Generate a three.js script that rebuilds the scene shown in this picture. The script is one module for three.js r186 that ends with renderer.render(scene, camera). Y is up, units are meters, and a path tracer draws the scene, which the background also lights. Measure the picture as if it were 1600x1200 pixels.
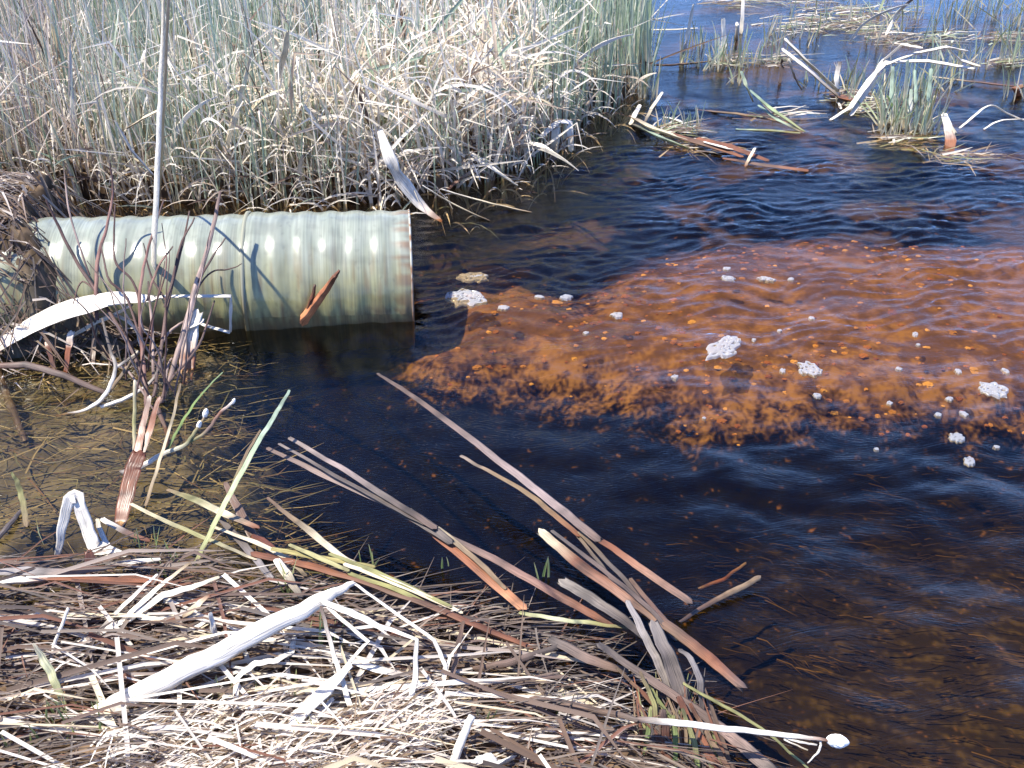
import * as THREE from 'three';
import { createNoise2D, createNoise3D } from 'simplex-noise';

// ------------------------------------------------------------------ camera, sky, sun, exposure
const EYE = 1.4, PITCH = 33 * Math.PI / 180, FOV = 42, TAN = Math.tan(FOV * Math.PI / 360);
const scene = new THREE.Scene();
const camera = new THREE.PerspectiveCamera(FOV, 4 / 3, 0.05, 400);
camera.position.set(0, EYE, 0);
camera.rotation.set(-PITCH, 0, 0);
camera.updateMatrixWorld(true);

const SUN = new THREE.Vector3(-0.42, 0.85, 0.02).normalize();
function skyTexture() {
  const W = 512, H = 256, d = new Float32Array(W * H * 4);
  const mix = (a, b, t) => a + (b - a) * t;
  for (let j = 0; j < H; j++) for (let i = 0; i < W; i++) {
    const el = ((j + 0.5) / H - 0.5) * Math.PI, az = ((i + 0.5) / W - 0.5) * 2 * Math.PI;
    const x = Math.cos(el) * Math.cos(az), y = Math.sin(el), z = Math.cos(el) * Math.sin(az);
    const k = 4 * (j * W + i);
    let c;
    if (y >= 0) {
      const t = Math.pow(1 - y, 2.3);                       // paler towards the horizon
      c = [mix(0.024, 0.36, t), mix(0.10, 0.66, t), mix(0.40, 1.32, t)];
      const s = Math.max(0, x * SUN.x + y * SUN.y + z * SUN.z), g = 0.5 * Math.pow(s, 12) + 0.9 * Math.pow(s, 90);
      c = [c[0] + g, c[1] + g * 0.97, c[2] + g * 0.9];
    } else c = [0.10, 0.085, 0.06];
    d[k] = c[0]; d[k + 1] = c[1]; d[k + 2] = c[2]; d[k + 3] = 1;
  }
  const t = new THREE.DataTexture(d, W, H, THREE.RGBAFormat, THREE.FloatType);
  t.mapping = THREE.EquirectangularReflectionMapping; t.magFilter = t.minFilter = THREE.LinearFilter; t.needsUpdate = true;
  return t;
}
const sky = skyTexture();
scene.background = sky; scene.environment = sky;

const sun = new THREE.DirectionalLight(new THREE.Color(1, 0.945, 0.85), 5);
sun.position.copy(SUN).multiplyScalar(20); sun.target.position.set(0, 0, -3);
sun.position.add(sun.target.position);
sun.castShadow = true;
Object.assign(sun.shadow.camera, { left: -6, right: 6, top: 6, bottom: -6, near: 1, far: 40 });
sun.shadow.mapSize.set(4096, 4096);
scene.add(sun, sun.target);

const renderer = new THREE.WebGLRenderer({ antialias: true });
renderer.setSize(1024, 768);
renderer.toneMapping = THREE.LinearToneMapping;
renderer.toneMappingExposure = 2.15;
renderer.shadowMap.enabled = true;

// ------------------------------------------------------------------ tools
function prng(seed) { let s = seed >>> 0; return () => { s = (s + 0x6d2b79f5) | 0; let t = Math.imul(s ^ (s >>> 15), 1 | s); t = (t + Math.imul(t ^ (t >>> 7), 61 | t)) ^ t; return ((t ^ (t >>> 14)) >>> 0) / 4294967296; }; }
const R = prng(7), rr = (a, b) => a + (b - a) * R(), pick = (a) => a[Math.floor(R() * a.length)];
const n2 = createNoise2D(prng(11)), n2b = createNoise2D(prng(12)), n3 = createNoise3D(prng(13));
const clamp = (x, a = 0, b = 1) => Math.min(b, Math.max(a, x)), lerp = (a, b, t) => a + (b - a) * t;
const sstep = (a, b, x) => { const t = clamp((x - a) / (b - a)); return t * t * (3 - 2 * t); };
const mix3 = (a, b, t) => [lerp(a[0], b[0], t), lerp(a[1], b[1], t), lerp(a[2], b[2], t)];
const V = (x, y, z) => new THREE.Vector3(x, y, z);
// The photograph was surveyed from the eye point: (u, v) on a 1600 x 1200 plate and a height over the water give a place in metres.
const SN = Math.sin(PITCH), CS = Math.cos(PITCH);
function P(u, v, h = 0) {
  const a = (u - 800) / 600 * TAN, b = (600 - v) / 600 * TAN, dy = b * CS - SN, dz = -CS - b * SN, t = (h - EYE) / dy;
  return V(a * t, h, dz * t);
}
const depthOf = (p) => -(p.y - EYE) * SN - p.z * CS;
const mpp = (p) => depthOf(p) * TAN / 600;                      // metres that one plate unit covers at p
// distance to a closed outline on the ground, negative inside
function outline(list, h = 0) {
  const q = list.map(([u, v]) => { const p = P(u, v, h); return [p.x, p.z]; });
  return (x, z) => {
    let best = 1e9, inside = false;
    for (let i = 0, j = q.length - 1; i < q.length; j = i++) {
      const [ax, az] = q[j], [bx, bz] = q[i], dx = bx - ax, dz = bz - az;
      const t = clamp(((x - ax) * dx + (z - az) * dz) / (dx * dx + dz * dz)), ex = x - ax - t * dx, ez = z - az - t * dz;
      best = Math.min(best, ex * ex + ez * ez);
      if ((az > z) !== (bz > z) && x < (bx - ax) * (z - az) / (bz - az) + ax) inside = !inside;
    }
    return (inside ? -1 : 1) * Math.sqrt(best);
  };
}
const taken = {};
function numbered(name) { const n = taken[name] = (taken[name] ?? -1) + 1; return n ? name + '_' + String(n).padStart(3, '0') : name; }
function top(o, name, label, category, group) {
  o.name = numbered(name); o.userData.label = label; o.userData.category = category;
  if (group) o.userData.group = group;
  scene.add(o); return o;
}
function shade(o) { o.castShadow = o.receiveShadow = true; return o; }

class Batch {
  constructor() { this.p = []; this.c = []; this.t = []; this.i = []; }
  get n() { return this.p.length / 3; }
  v(p, c, u, w) { this.p.push(p.x, p.y, p.z); this.c.push(c[0], c[1], c[2]); this.t.push(u, w); return this.n - 1; }
  geometry() {
    const g = new THREE.BufferGeometry();
    g.setAttribute('position', new THREE.Float32BufferAttribute(this.p, 3));
    g.setAttribute('color', new THREE.Float32BufferAttribute(this.c, 3));
    g.setAttribute('uv', new THREE.Float32BufferAttribute(this.t, 2));
    g.setIndex(this.i); g.computeVertexNormals(); return g;
  }
  mesh(m) { return shade(new THREE.Mesh(this.geometry(), m)); }
}
const along = (list, t) => { const x = clamp(t) * (list.length - 1), i = Math.min(list.length - 2, Math.floor(x)); return list.length === 1 ? list[0] : Array.isArray(list[0]) ? mix3(list[i], list[i + 1], x - i) : lerp(list[i], list[i + 1], x - i); };
// a smooth or kinked run of points
function runOf(pts, per, smooth) {
  if (smooth && pts.length > 2) return new THREE.CatmullRomCurve3(pts, false, 'centripetal').getPoints(per * (pts.length - 1));
  const out = [];
  for (let i = 0; i + 1 < pts.length; i++) for (let k = 0; k < per; k++) out.push(pts[i].clone().lerp(pts[i + 1], k / per));
  out.push(pts[pts.length - 1].clone()); return out;
}
// a solid stem or a folded leaf along a run of points; widths in metres
function stem(b, run, widths, colors, o = {}) {
  const k = o.sides ?? 8, flat = o.flat ?? 1, n = run.length, up = o.up ?? V(0, 1, 0), v0 = R() * 7;
  let side = null, rings = [], len = 0;
  for (let i = 0; i < n; i++) {
    const T = run[Math.min(n - 1, i + 1)].clone().sub(run[Math.max(0, i - 1)]).normalize();
    let s = T.clone().cross(up); if (s.lengthSq() < 1e-4) s = side ? side.clone() : V(1, 0, 0);
    s.normalize(); if (side && s.dot(side) < 0) s.negate(); side = s;
    const tw = (o.twist ?? 0) * i / (n - 1) + (o.turn ?? 0);
    const N0 = s.clone().cross(T), S = s.clone().multiplyScalar(Math.cos(tw)).addScaledVector(N0, Math.sin(tw)), N = S.clone().cross(T);
    if (i) len += run[i].distanceTo(run[i - 1]);
    const t = i / (n - 1), stain = o.mottle === 0 ? 1 : 1 - 0.38 * sstep(0.15, 0.6, n2(v0 * 3 + len * 11, 4.4)) - 0.25 * sstep(0.35, 0.6, n2b(v0 * 5 + len * 34, 8.8)), w = along(widths, t) * (1 + (o.rough ?? 0.05) * n2(v0 + len * 14, 3.1)), th = Math.max(w * flat, o.thin ?? 0.0012), ring = [];
    const fray = o.fray && (i === 0 || i === n - 1) ? o.fray * w : 0;
    for (let j = 0; j <= k; j++) {
      const a = j / k * 2 * Math.PI, ca = Math.cos(a), sa = Math.sin(a);
      const fold = (o.fold ?? 0) * w * Math.abs(ca), c = along(colors, t), m = lerp(stain, 1, sstep(0.35, 0.7, c[1]) * 0.75) * (1 + (o.mottle ?? 0.28) * (0.6 * n3(run[i].x * 40 + ca, run[i].y * 40, run[i].z * 40 + sa) + 0.4 * n2(v0 + len * 9, j % k * 2.3)));
      const p = run[i].clone().addScaledVector(S, ca * w / 2).addScaledVector(N, sa * th / 2 + fold);
      if (fray) p.addScaledVector(T, (i ? 1 : -1) * fray * (((j % k) * 7 % 5) / 5 - 0.3));
      ring.push(b.v(p, [c[0] * m, c[1] * m, c[2] * m], j / k, v0 + len));
    }
    rings.push(ring);
  }
  for (let i = 0; i + 1 < n; i++) for (let j = 0; j < k; j++) { const q = rings[i], s = rings[i + 1]; b.i.push(q[j], s[j], q[j + 1], q[j + 1], s[j], s[j + 1]); }
  for (const e of [0, n - 1]) {
    const c = along(colors, e ? 1 : 0).map((x) => x * 0.8), m = b.v(run[e].clone(), c, 0.5, v0);
    for (let j = 0; j < k; j++) e ? b.i.push(rings[e][j], m, rings[e][j + 1]) : b.i.push(rings[e][j], rings[e][j + 1], m);
  }
  return b;
}
// a light blade for the masses: three points across, folded along its rib
function blade(b, run, w, colors, up, fold = 0.25) {
  let side = null, prev = null; const n = run.length, v0 = R() * 5;
  for (let i = 0; i < n; i++) {
    const T = run[Math.min(n - 1, i + 1)].clone().sub(run[Math.max(0, i - 1)]).normalize();
    let s = T.clone().cross(up); if (s.lengthSq() < 1e-5) s = V(1, 0, 0); s.normalize(); if (side && s.dot(side) < 0) s.negate(); side = s;
    const N = s.clone().cross(T), t = i / (n - 1), ww = w * (1 - 0.85 * t * t * t), c = along(colors, t);
    const q = [-1, 0, 1].map((e) => b.v(run[i].clone().addScaledVector(s, e * ww / 2).addScaledVector(N, e ? fold * ww : 0), c, 0.5 + e * 0.3, v0 + t));
    if (prev) for (const e of [0, 1]) b.i.push(prev[e], q[e], prev[e + 1], prev[e + 1], q[e], q[e + 1]);
    prev = q;
  }
}

// ------------------------------------------------------------------ materials
function grain(w, h, f) {
  const d = new Uint8Array(w * h * 4);
  for (let j = 0; j < h; j++) for (let i = 0; i < w; i++) { const g = clamp(f(i / w, j / h)) * 255, k = 4 * (j * w + i); d[k] = d[k + 1] = d[k + 2] = g; d[k + 3] = 255; }
  const t = new THREE.DataTexture(d, w, h); t.wrapS = t.wrapT = THREE.RepeatWrapping; t.magFilter = t.minFilter = THREE.LinearFilter; t.generateMipmaps = false; t.needsUpdate = true; return t;
}
const ring2 = (f, u, v, a, c) => f(Math.cos(u * 2 * Math.PI) * a + c, Math.sin(u * 2 * Math.PI) * a + v);
const fibreTex = grain(128, 512, (u, v) => 0.80 + 0.20 * ring2(n2, u, v * 2, 6, 0) + 0.16 * ring2(n2b, u, v * 5, 14, 5) - 0.18 * sstep(0.5, 0.8, ring2(n2, u, v * 7, 1.6, 30)) - 0.16 * sstep(0.4, 0.8, ring2(n2b, u, v * 3, 8, 60)));
fibreTex.repeat.set(1, 3);
const mat = (o) => new THREE.MeshStandardMaterial({ vertexColors: true, side: THREE.DoubleSide, roughness: 0.8, ...o });
const M = {
  straw: mat({ map: fibreTex, bumpMap: fibreTex, bumpScale: 0.0012, roughness: 0.72 }),
  wet: mat({ map: fibreTex, bumpMap: fibreTex, bumpScale: 0.0005, roughness: 0.38 }),
  bark: mat({ map: fibreTex, bumpMap: fibreTex, bumpScale: 0.001, roughness: 0.6 }),
  blade: new THREE.MeshPhysicalMaterial({ vertexColors: true, side: THREE.DoubleSide, roughness: 0.95, transmission: 0.5, thickness: 0 }),
  plain: mat({ roughness: 0.75 }),
  sunk: new THREE.MeshPhysicalMaterial({ vertexColors: true, side: THREE.DoubleSide, roughness: 1, specularIntensity: 0 }),
};
const WHT = [0.80, 0.735, 0.63], CRM = [0.66, 0.56, 0.38], TANC = [0.22, 0.148, 0.082], GRY = [0.115, 0.09, 0.076], PNK = [0.145, 0.092, 0.07], RST = [0.165, 0.058, 0.027], ORG = [0.235, 0.083, 0.035],
  DRK = [0.06, 0.037, 0.03], BRN = [0.14, 0.08, 0.048], YGR = [0.27, 0.255, 0.095], GRN = [0.16, 0.23, 0.065], GGR = [0.34, 0.43, 0.31], BRK = [0.115, 0.058, 0.046];

// ------------------------------------------------------------------ ground: stream bed and banks in one sheet
const inBar = outline([[660, 500], [690, 445], [800, 428], [905, 462], [985, 415], [1080, 382], [1250, 358], [1450, 368], [1640, 372], [2000, 372], [2000, 640], [1640, 618], [1500, 612], [1400, 622], [1250, 612], [1150, 622], [1020, 596], [900, 572], [780, 556], [715, 556], [664, 545]], -0.075);
const inReeds = outline([[-700, 345], [-150, 335], [60, 318], [300, 312], [480, 316], [600, 318], [700, 300], [800, 272], [870, 236], [905, 196], [965, 160], [1012, 132], [1016, 90], [1000, 40], [985, -60], [960, -150], [-900, -150]], 0);
const inFore = outline([[-400, 900], [60, 905], [220, 880], [380, 905], [520, 935], [640, 955], [780, 985], [880, 1030], [960, 1085], [1040, 1140], [1120, 1260], [1120, 1900], [-600, 1900]], 0);
const inLeftMarsh = outline([[-600, 430], [60, 440], [200, 490], [340, 520], [365, 570], [330, 640], [380, 720], [430, 820], [520, 900], [380, 905], [200, 880], [-400, 900]], -0.05);
const inLeftBank = (x, z) => Math.max(x + 1.20 - 0.30 * (z + 2.55), z + 2.37, -2.98 - z);
const inAlgae = outline([[1250, 950], [1430, 890], [1720, 850], [2200, 950], [2200, 1700], [1000, 1700], [1120, 1150]], -0.2);
function zones(x, z) {
  const wob = 0.05 * n2(x * 5, z * 5) + 0.025 * n2b(x * 17, z * 17);
  return {
    bar: 1 - sstep(-0.22, 0.30, inBar(x, z) + wob * 0.6), reeds: 1 - sstep(-0.10, 0.12, inReeds(x, z) + wob * 0.6), fore: 1 - sstep(-0.10, 0.10, inFore(x, z) + wob * 0.7),
    marsh: 1 - sstep(-0.12, 0.12, inLeftMarsh(x, z) + wob), left: 1 - sstep(-0.16, 0.12, inLeftBank(x, z) + wob * 0.8), algae: 1 - sstep(-0.35, 0.3, inAlgae(x, z) + wob * 2),
  };
}
function groundY(x, z, q = zones(x, z)) {
  let y = -0.21 + 0.025 * n2(x * 1.7, z * 1.7) + 0.008 * n2b(x * 9, z * 9);
  y = lerp(y, -0.15, q.algae * 0.8);
  y = lerp(y, -0.075 + 0.008 * n2(x * 7, z * 7) + 0.005 * n2b(x * 26, z * 26), q.bar);
  y = lerp(y, -0.055 + 0.02 * n2(x * 6, z * 6), q.marsh);
  y = lerp(y, 0.012 + 0.02 * n2(x * 5, z * 5) + 0.01 * n2b(x * 24, z * 24) + 0.05 * sstep(-1.25, -0.8, z), q.fore);
  y = lerp(y, 0.06 + 0.03 * n2(x * 4, z * 4) + 0.02 * n2b(x * 19, z * 19) + 0.04 * sstep(-3.5, -5.5, z), q.reeds);
  y = lerp(y, 0.285 + 0.04 * sstep(-1.5, -2.3, x) + 0.025 * n2b(x * 13, z * 13), q.left * (1 - q.reeds * 0.4));
  if (z < -5) y = lerp(y, -0.12, 0.5 * (1 - q.reeds) * sstep(-5, -7, z));
  return y;
}
function axis(lo, a, b, hi, fine, coarse) {
  const out = []; let x = lo;
  while (x < a) { out.push(x); x += Math.max(fine, Math.min(coarse, (a - x) * 0.25)); }
  for (x = a; x < b; x += fine) out.push(x);
  while (x < hi) { out.push(x); x += Math.max(fine, Math.min(coarse, (x - b) * 0.25)); }
  out.push(hi); return out;
}
function sheet(xs, zs, f, uv) {
  const g = new THREE.BufferGeometry(), nx = xs.length, nz = zs.length, p = new Float32Array(nx * nz * 3), t = new Float32Array(nx * nz * 2), ix = new Uint32Array((nx - 1) * (nz - 1) * 6);
  let k = 0;
  for (let j = 0; j < nz; j++) for (let i = 0; i < nx; i++) { const m = j * nx + i; p[3 * m] = xs[i]; p[3 * m + 1] = f(xs[i], zs[j]); p[3 * m + 2] = zs[j]; const w = uv(xs[i], zs[j]); t[2 * m] = w[0]; t[2 * m + 1] = w[1]; }
  for (let j = 0; j + 1 < nz; j++) for (let i = 0; i + 1 < nx; i++) { const a = j * nx + i; ix[k++] = a; ix[k++] = a + nx; ix[k++] = a + 1; ix[k++] = a + 1; ix[k++] = a + nx; ix[k++] = a + nx + 1; }
  g.setAttribute('position', new THREE.BufferAttribute(p, 3)); g.setAttribute('uv', new THREE.BufferAttribute(t, 2)); g.setIndex(new THREE.BufferAttribute(ix, 1)); g.computeVertexNormals(); return g;
}
const GX0 = -3.6, GX1 = 3.6, GZ0 = -7.4, GZ1 = -0.5, GN = 1400;
function groundColor() {
  const d = new Uint8Array(GN * GN * 4), toS = (x) => 255 * (x <= 0.0031308 ? 12.92 * x : 1.055 * Math.pow(x, 1 / 2.4) - 0.055);
  for (let j = 0; j < GN; j++) for (let i = 0; i < GN; i++) {
    const x = lerp(GX0, GX1, (i + 0.5) / GN), z = lerp(GZ0, GZ1, (j + 0.5) / GN), q = zones(x, z);
    const a = n2(x * 3, z * 3), b = n2b(x * 13, z * 13), c = n2(x * 45 + 9, z * 45), e = n2b(x * 110, z * 110);
    let k = [0.0058 + 0.002 * b, 0.0050 + 0.002 * b, 0.0045];                                           // black silt of the pool
    k = mix3(k, mix3([0.024, 0.018, 0.009], [0.078, 0.054, 0.018], sstep(-0.1, 0.8, n2(x * 9 + z * 3, z * 26 - x * 8) * 0.6 + c * 0.4)), q.algae);
    k = mix3(k, [0.085, 0.056, 0.032], 0.8 * sstep(-3.05, -3.5, z) * sstep(0.0, 0.6, n2(x * 1.5 + 5, z * 2.6) + 0.3 * b));
    const speck = sstep(0.62, 0.85, b * 0.5 + c * 0.55);
    k = mix3(k, [0.24, 0.11, 0.03], speck * 0.6 * (1 - q.bar));
    const cob = sstep(-0.5, 0.7, b * 0.55 + c * 0.3 + 0.55 * a);
    const far = sstep(-2.75, -3.1, z);
    const iron = mix3(mix3([0.115, 0.062, 0.032], [0.225, 0.118, 0.05], cob), [0.33, 0.18, 0.045], sstep(0.3, 1.0, b * 0.5 + e * 0.2 + c * 0.3 + a * 0.4 + 0.4 * sstep(-2.75, -2.3, z)) * 0.55 * (1 - far));
    const edge = sstep(0.30 - 0.2 * far, 0.86 + 0.25 * far, q.bar + (0.34 - 0.2 * far) * (b * 0.4 + c * 0.5 + 0.25 * e) + 0.09 * a);                               // broken rim of the iron sand
    k = mix3(k, iron, edge);
    k = mix3(k, mix3([0.10, 0.099, 0.078], [0.185, 0.18, 0.145], sstep(-0.6, 0.8, 0.4 * n2(x * 10, z * 30) + 0.3 * c + 0.5 * a)), q.marsh);
    k = mix3(k, mix3([0.075, 0.048, 0.03], [0.25, 0.165, 0.10], sstep(-0.5, 0.7, 0.5 * n2(x * 11, z * 50) + 0.35 * c + 0.3 * a)), q.fore);
    k = mix3(k, mix3([0.06, 0.04, 0.025], [0.20, 0.14, 0.09], sstep(-0.5, 0.7, 0.5 * b + 0.4 * c)), Math.max(q.reeds, q.left));
    const m = 4 * (j * GN + i), s = 1 + 0.15 * e * (1 - edge);
    d[m] = toS(clamp(k[0] * s * 0.72)); d[m + 1] = toS(clamp(k[1] * s * 0.72)); d[m + 2] = toS(clamp(k[2] * s * 0.72)); d[m + 3] = 255;
  }
  const t = new THREE.DataTexture(d, GN, GN); t.colorSpace = THREE.SRGBColorSpace; t.magFilter = t.minFilter = THREE.LinearFilter; t.generateMipmaps = false; t.needsUpdate = true; return t;
}
const ground = shade(new THREE.Mesh(sheet(axis(-45, -3.0, 3.0, 45, 0.016, 6), axis(-60, -7.0, -0.7, 12, 0.016, 6), (x, z) => groundY(x, z), (x, z) => [(x - GX0) / (GX1 - GX0), (z - GZ0) / (GZ1 - GZ0)]),
  new THREE.MeshPhysicalMaterial({ map: groundColor(), roughness: 1, specularIntensity: 0 })));
ground.name = 'stream_bed_ground'; ground.userData = { kind: 'structure', label: 'iron stained stream bed rising to muddy banks' }; scene.add(ground);

// ------------------------------------------------------------------ water: one rippled sheet, tea coloured
const calm = outline([[-900, 430], [360, 470], [660, 590], [900, 720], [1050, 900], [1200, 1150], [1300, 1500], [-900, 1500]], 0);
const run1 = outline([[640, 330], [760, 300], [900, 235], [1150, 225], [1700, 260], [2100, 260], [2100, 500], [1500, 490], [1200, 470], [920, 480], [820, 440], [700, 440], [640, 420]], 0);
function waterY(x, z) {
  const still = 1 - sstep(-0.35, 0.35, calm(x, z)), fast = 1 - sstep(-0.12, 0.18, run1(x, z)), bar = 1 - sstep(-0.15, 0.25, inBar(x, z)), back = sstep(-3.9, -5, z);
  const wx = x + 0.06 * n2(x * 2.2, z * 2.2), wz = z + 0.05 * n2b(x * 2.4, z * 2.4);
  // small choppy ripples drawn out along the current
  const r1 = 1 - Math.abs(n2(wx * 3.2 - wz, wz * 15 + wx * 2)), r2 = n2b(wx * 6.5 - 2.5 * wz, wz * 30 + wx * 3), r3 = n2(wx * 17, wz * 52), gust = 0.55 + 0.45 * n2b(x * 1.6 + 3, z * 2.8 + x);
  // long swells that fan out from the pipe mouth
  const dx = x + 0.3, dz = z + 2.68, ang = Math.atan2(dz, dx), rad = Math.hypot(dx, dz);
  const sw = Math.sin(17 * (dz + 0.16 * dx) + 2.2 * n2(x * 1.3, z * 1.6) + 1.1 * n2b(x * 3.1, z * 3.1)) * Math.exp(-0.35 * rad) * (dx > 0 ? sstep(0, 0.25, dx) : 0);
  const boil = n2b(x * 2.6 + 4, z * 3.6), boil2 = n2(x * 5.5, z * 8);
  let y = fast * gust * (0.0105 * r1 + 0.0056 * r2 + 0.0018 * r3) + bar * (1 - fast) * (0.5 + gust) * (0.0058 * r1 + 0.0036 * r2 + 0.0006 * r3) + bar * 0.0075 * sw * (1 - 0.5 * fast);
  y += (1 - still) * (1 - bar) * (1 - fast) * (0.0105 * boil + 0.0044 * boil2 + 0.0016 * r2 + 0.0005 * r3) * (1 - back);
  y += back * gust * (0.0014 * r1 + 0.0008 * r2 + 0.0002 * r3);
  return y + still * 0.0005 * boil2 - 0.002;
}
const rippleTex = grain(512, 512, (u, v) => { const s = (f, k, l) => { const U = u * 2 * Math.PI, W = v * 2 * Math.PI; return f(Math.cos(U) * k + Math.sin(W) * l * 0.9, Math.sin(U) * k + Math.cos(W) * l); }; return 0.5 + 0.25 * s(n2, 3, 7) + 0.16 * s(n2b, 7, 15); });
rippleTex.repeat.set(2.2, 3.4);
const water = new THREE.Mesh(sheet(axis(-45, -3.0, 3.0, 45, 0.0115, 6), axis(-60, -7.0, -0.8, 10, 0.0115, 6), waterY, (x, z) => [x, z]),
  new THREE.MeshPhysicalMaterial({ color: new THREE.Color(0.86, 0.74, 0.54), transmission: 1, thickness: 0, roughness: 0.03, ior: 1.33, bumpMap: rippleTex, bumpScale: 0.0008 }));
water.receiveShadow = true;
water.name = 'water'; water.userData = { kind: 'structure', label: 'tea coloured stream water with ripples' }; scene.add(water);

// ------------------------------------------------------------------ culvert pipe
const PX = -0.305, PY = 0.025, PZ = -2.69, PR = 0.208, PITCHC = 0.0715;
const zincTex = grain(512, 512, (u, v) => { const U = u * 2 * Math.PI; return 0.86 + 0.13 * n2(Math.cos(U) * 14 + Math.sin(U) * 14, v * 3) + 0.08 * n2b(u * 60, v * 9) - 0.1 * sstep(0.5, 0.9, n2(u * 25, v * 25)); });
const zinc = new THREE.MeshPhysicalMaterial({ vertexColors: true, side: THREE.DoubleSide, roughness: 0.85, metalness: 0.0, map: zincTex, clearcoat: 1, clearcoatRoughness: 0.23, bumpMap: zincTex, bumpScale: 0.0015 });
const rustMat = new THREE.MeshStandardMaterial({ vertexColors: true, side: THREE.DoubleSide, roughness: 0.7 });
function pipeColor(x, a, y, inner) {
  const d = 0.55 * n2(x * 30, a * 1.1) + 0.3 * n2b(x * 70, a * 2.2), low = sstep(0.215, 0.07, y + 0.02 * d), rim = sstep(0.05, 0.0, PX - x + 0.022 * n2b(a * 5, 3) + 0.01 * n2(a * 19, 1));
  let c = mix3([0.40, 0.455, 0.37], [0.50, 0.55, 0.46], clamp(0.5 + d));
  c = mix3(c, [0.52, 0.49, 0.20], low * 0.95);
  c = mix3(c, [0.34, 0.22, 0.07], sstep(0.035, -0.03, y + 0.03 * d) * 0.9);
  c = mix3(c, [0.36, 0.27, 0.10], sstep(1.95, 2.25, a + 0.25 * d) * sstep(3.3, 2.3, a) * 0.8);                       // algae along the far shoulder
  const corner = sstep(0.28, 0.0, PX - x) * sstep(0.13, -0.03, y) * sstep(-0.15, 0.35, n2(x * 22, a * 8) + 0.3 * n2b(x * 60, a * 20));
  c = mix3(c, [0.30, 0.13, 0.04], corner * 0.85);
  c = mix3(c, [0.33, 0.17, 0.08], rim * 0.75 * sstep(-0.5, 0.3, n2(a * 7, 9)));
  c = mix3(c, [0.20, 0.15, 0.07], 0.8 * sstep(0.05, 0.005, y + 0.045 * d + 0.015 * n2(x * 60, 2)));
  c = c.map((k) => k * (1 - 0.16 * sstep(0.1, 0.6, n2b(x * 9 + 2, a * 3))));
  c = mix3(c, [0.36, 0.22, 0.08], 0.7 * sstep(0.42, 0.75, n2(x * 34 + 3, a * 0.9)) * sstep(0.25, 0.05, y));
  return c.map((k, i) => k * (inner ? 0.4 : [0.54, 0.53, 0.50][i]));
}
function barrel(x0, x1, r0, wall) {
  const b = new Batch(), nx = Math.ceil((x1 - x0) / 0.008), na = 120;
  for (const inner of [0, 1]) {
    const base = b.n;
    for (let i = 0; i <= nx; i++) for (let j = 0; j <= na; j++) {
      const x = lerp(x0, x1, i / nx), a = j / na * 2 * Math.PI, ph = (x - PX + 0.012) / PITCHC * 2 * Math.PI;
      const r = r0 - inner * wall + 0.0024 * Math.cos(ph) * sstep(0, 0.03, PX - x) + 0.0016 * n2(x * 4, a * 1.5) + 0.0006 * n2b(x * 20, a * 6), y = PY + r * Math.sin(a);
      b.v(V(x, y, PZ + r * Math.cos(a)), pipeColor(x, a < 4.712 ? a : a - 6.283, y, inner), x * 1.3, a * 0.21);
    }
    for (let i = 0; i < nx; i++) for (let j = 0; j < na; j++) { const q = base + i * (na + 1) + j, s = q + na + 1; inner ? b.i.push(q, q + 1, s, q + 1, s + 1, s) : b.i.push(q, s, q + 1, q + 1, s, s + 1); }
  }
  return b;
}
const pipe = new THREE.Group(); top(pipe, 'culvert_pipe', 'half sunken corrugated metal drain pipe, pale green with bright glints on its ridges', 'pipe');
const seamX = P(364, 430, 0.15).x;
{ const m = barrel(seamX, PX, PR, 0.004).mesh(zinc); m.name = 'outlet_section'; pipe.add(m);
  const k = barrel(-2.6, seamX + 0.03, PR - 0.005, 0.004).mesh(zinc); k.name = 'rear_section'; pipe.add(k);
  const b = new Batch(), na = 120;                                                   // rolled lip round the mouth
  for (let j = 0; j <= na; j++) for (let i = 0; i <= 8; i++) {
    const a = j / na * 2 * Math.PI, e = i / 8 * 2 * Math.PI, r = PR - 0.001 + 0.0032 * Math.cos(e), n = n2(a * 6, 5) * 0.5 + n2b(a * 17, 2) * 0.5, y = PY + r * Math.sin(a);
    let c = mix3([0.50, 0.50, 0.42], [0.30, 0.15, 0.07], sstep(-0.3, 0.3, n)); c = mix3(c, [0.28, 0.13, 0.05], sstep(0.10, 0.0, y));
    b.v(V(PX + 0.001 + 0.0032 * Math.sin(e), y, PZ + r * Math.cos(a)), c.map((q) => q * 0.7), i / 8, a * 0.2);
  }
  for (let j = 0; j < na; j++) for (let i = 0; i < 8; i++) { const q = j * 9 + i; b.i.push(q, q + 9, q + 1, q + 1, q + 9, q + 10); }
  const lip = b.mesh(rustMat); lip.name = 'mouth_lip'; pipe.add(lip);
  const strip = new Batch();                                                          // lapped seam of the outlet section
  for (let j = 0; j <= na; j++) for (const [dx, dr] of [[-0.004, -0.004], [-0.003, 0.0045], [0.003, 0.0050], [0.007, 0.001]]) {
    const a = j / na * 2 * Math.PI, r = PR + dr, y = PY + r * Math.sin(a); strip.v(V(seamX + dx, y, PZ + r * Math.cos(a)), mix3([0.22, 0.22, 0.16], [0.16, 0.12, 0.05], sstep(0.12, 0.02, y)), 0, a);
  }
  for (let j = 0; j < na; j++) for (let i = 0; i < 3; i++) { const q = j * 4 + i; strip.i.push(q, q + 4, q + 1, q + 1, q + 4, q + 5); }
  const s = strip.mesh(rustMat); s.name = 'lap_seam'; pipe.add(s);
  for (const o of pipe.children) o.position.set(-PX, 0, -PZ);
  pipe.position.set(PX, 0, PZ); pipe.rotation.set(0, 0.112, -0.03);
}

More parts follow.
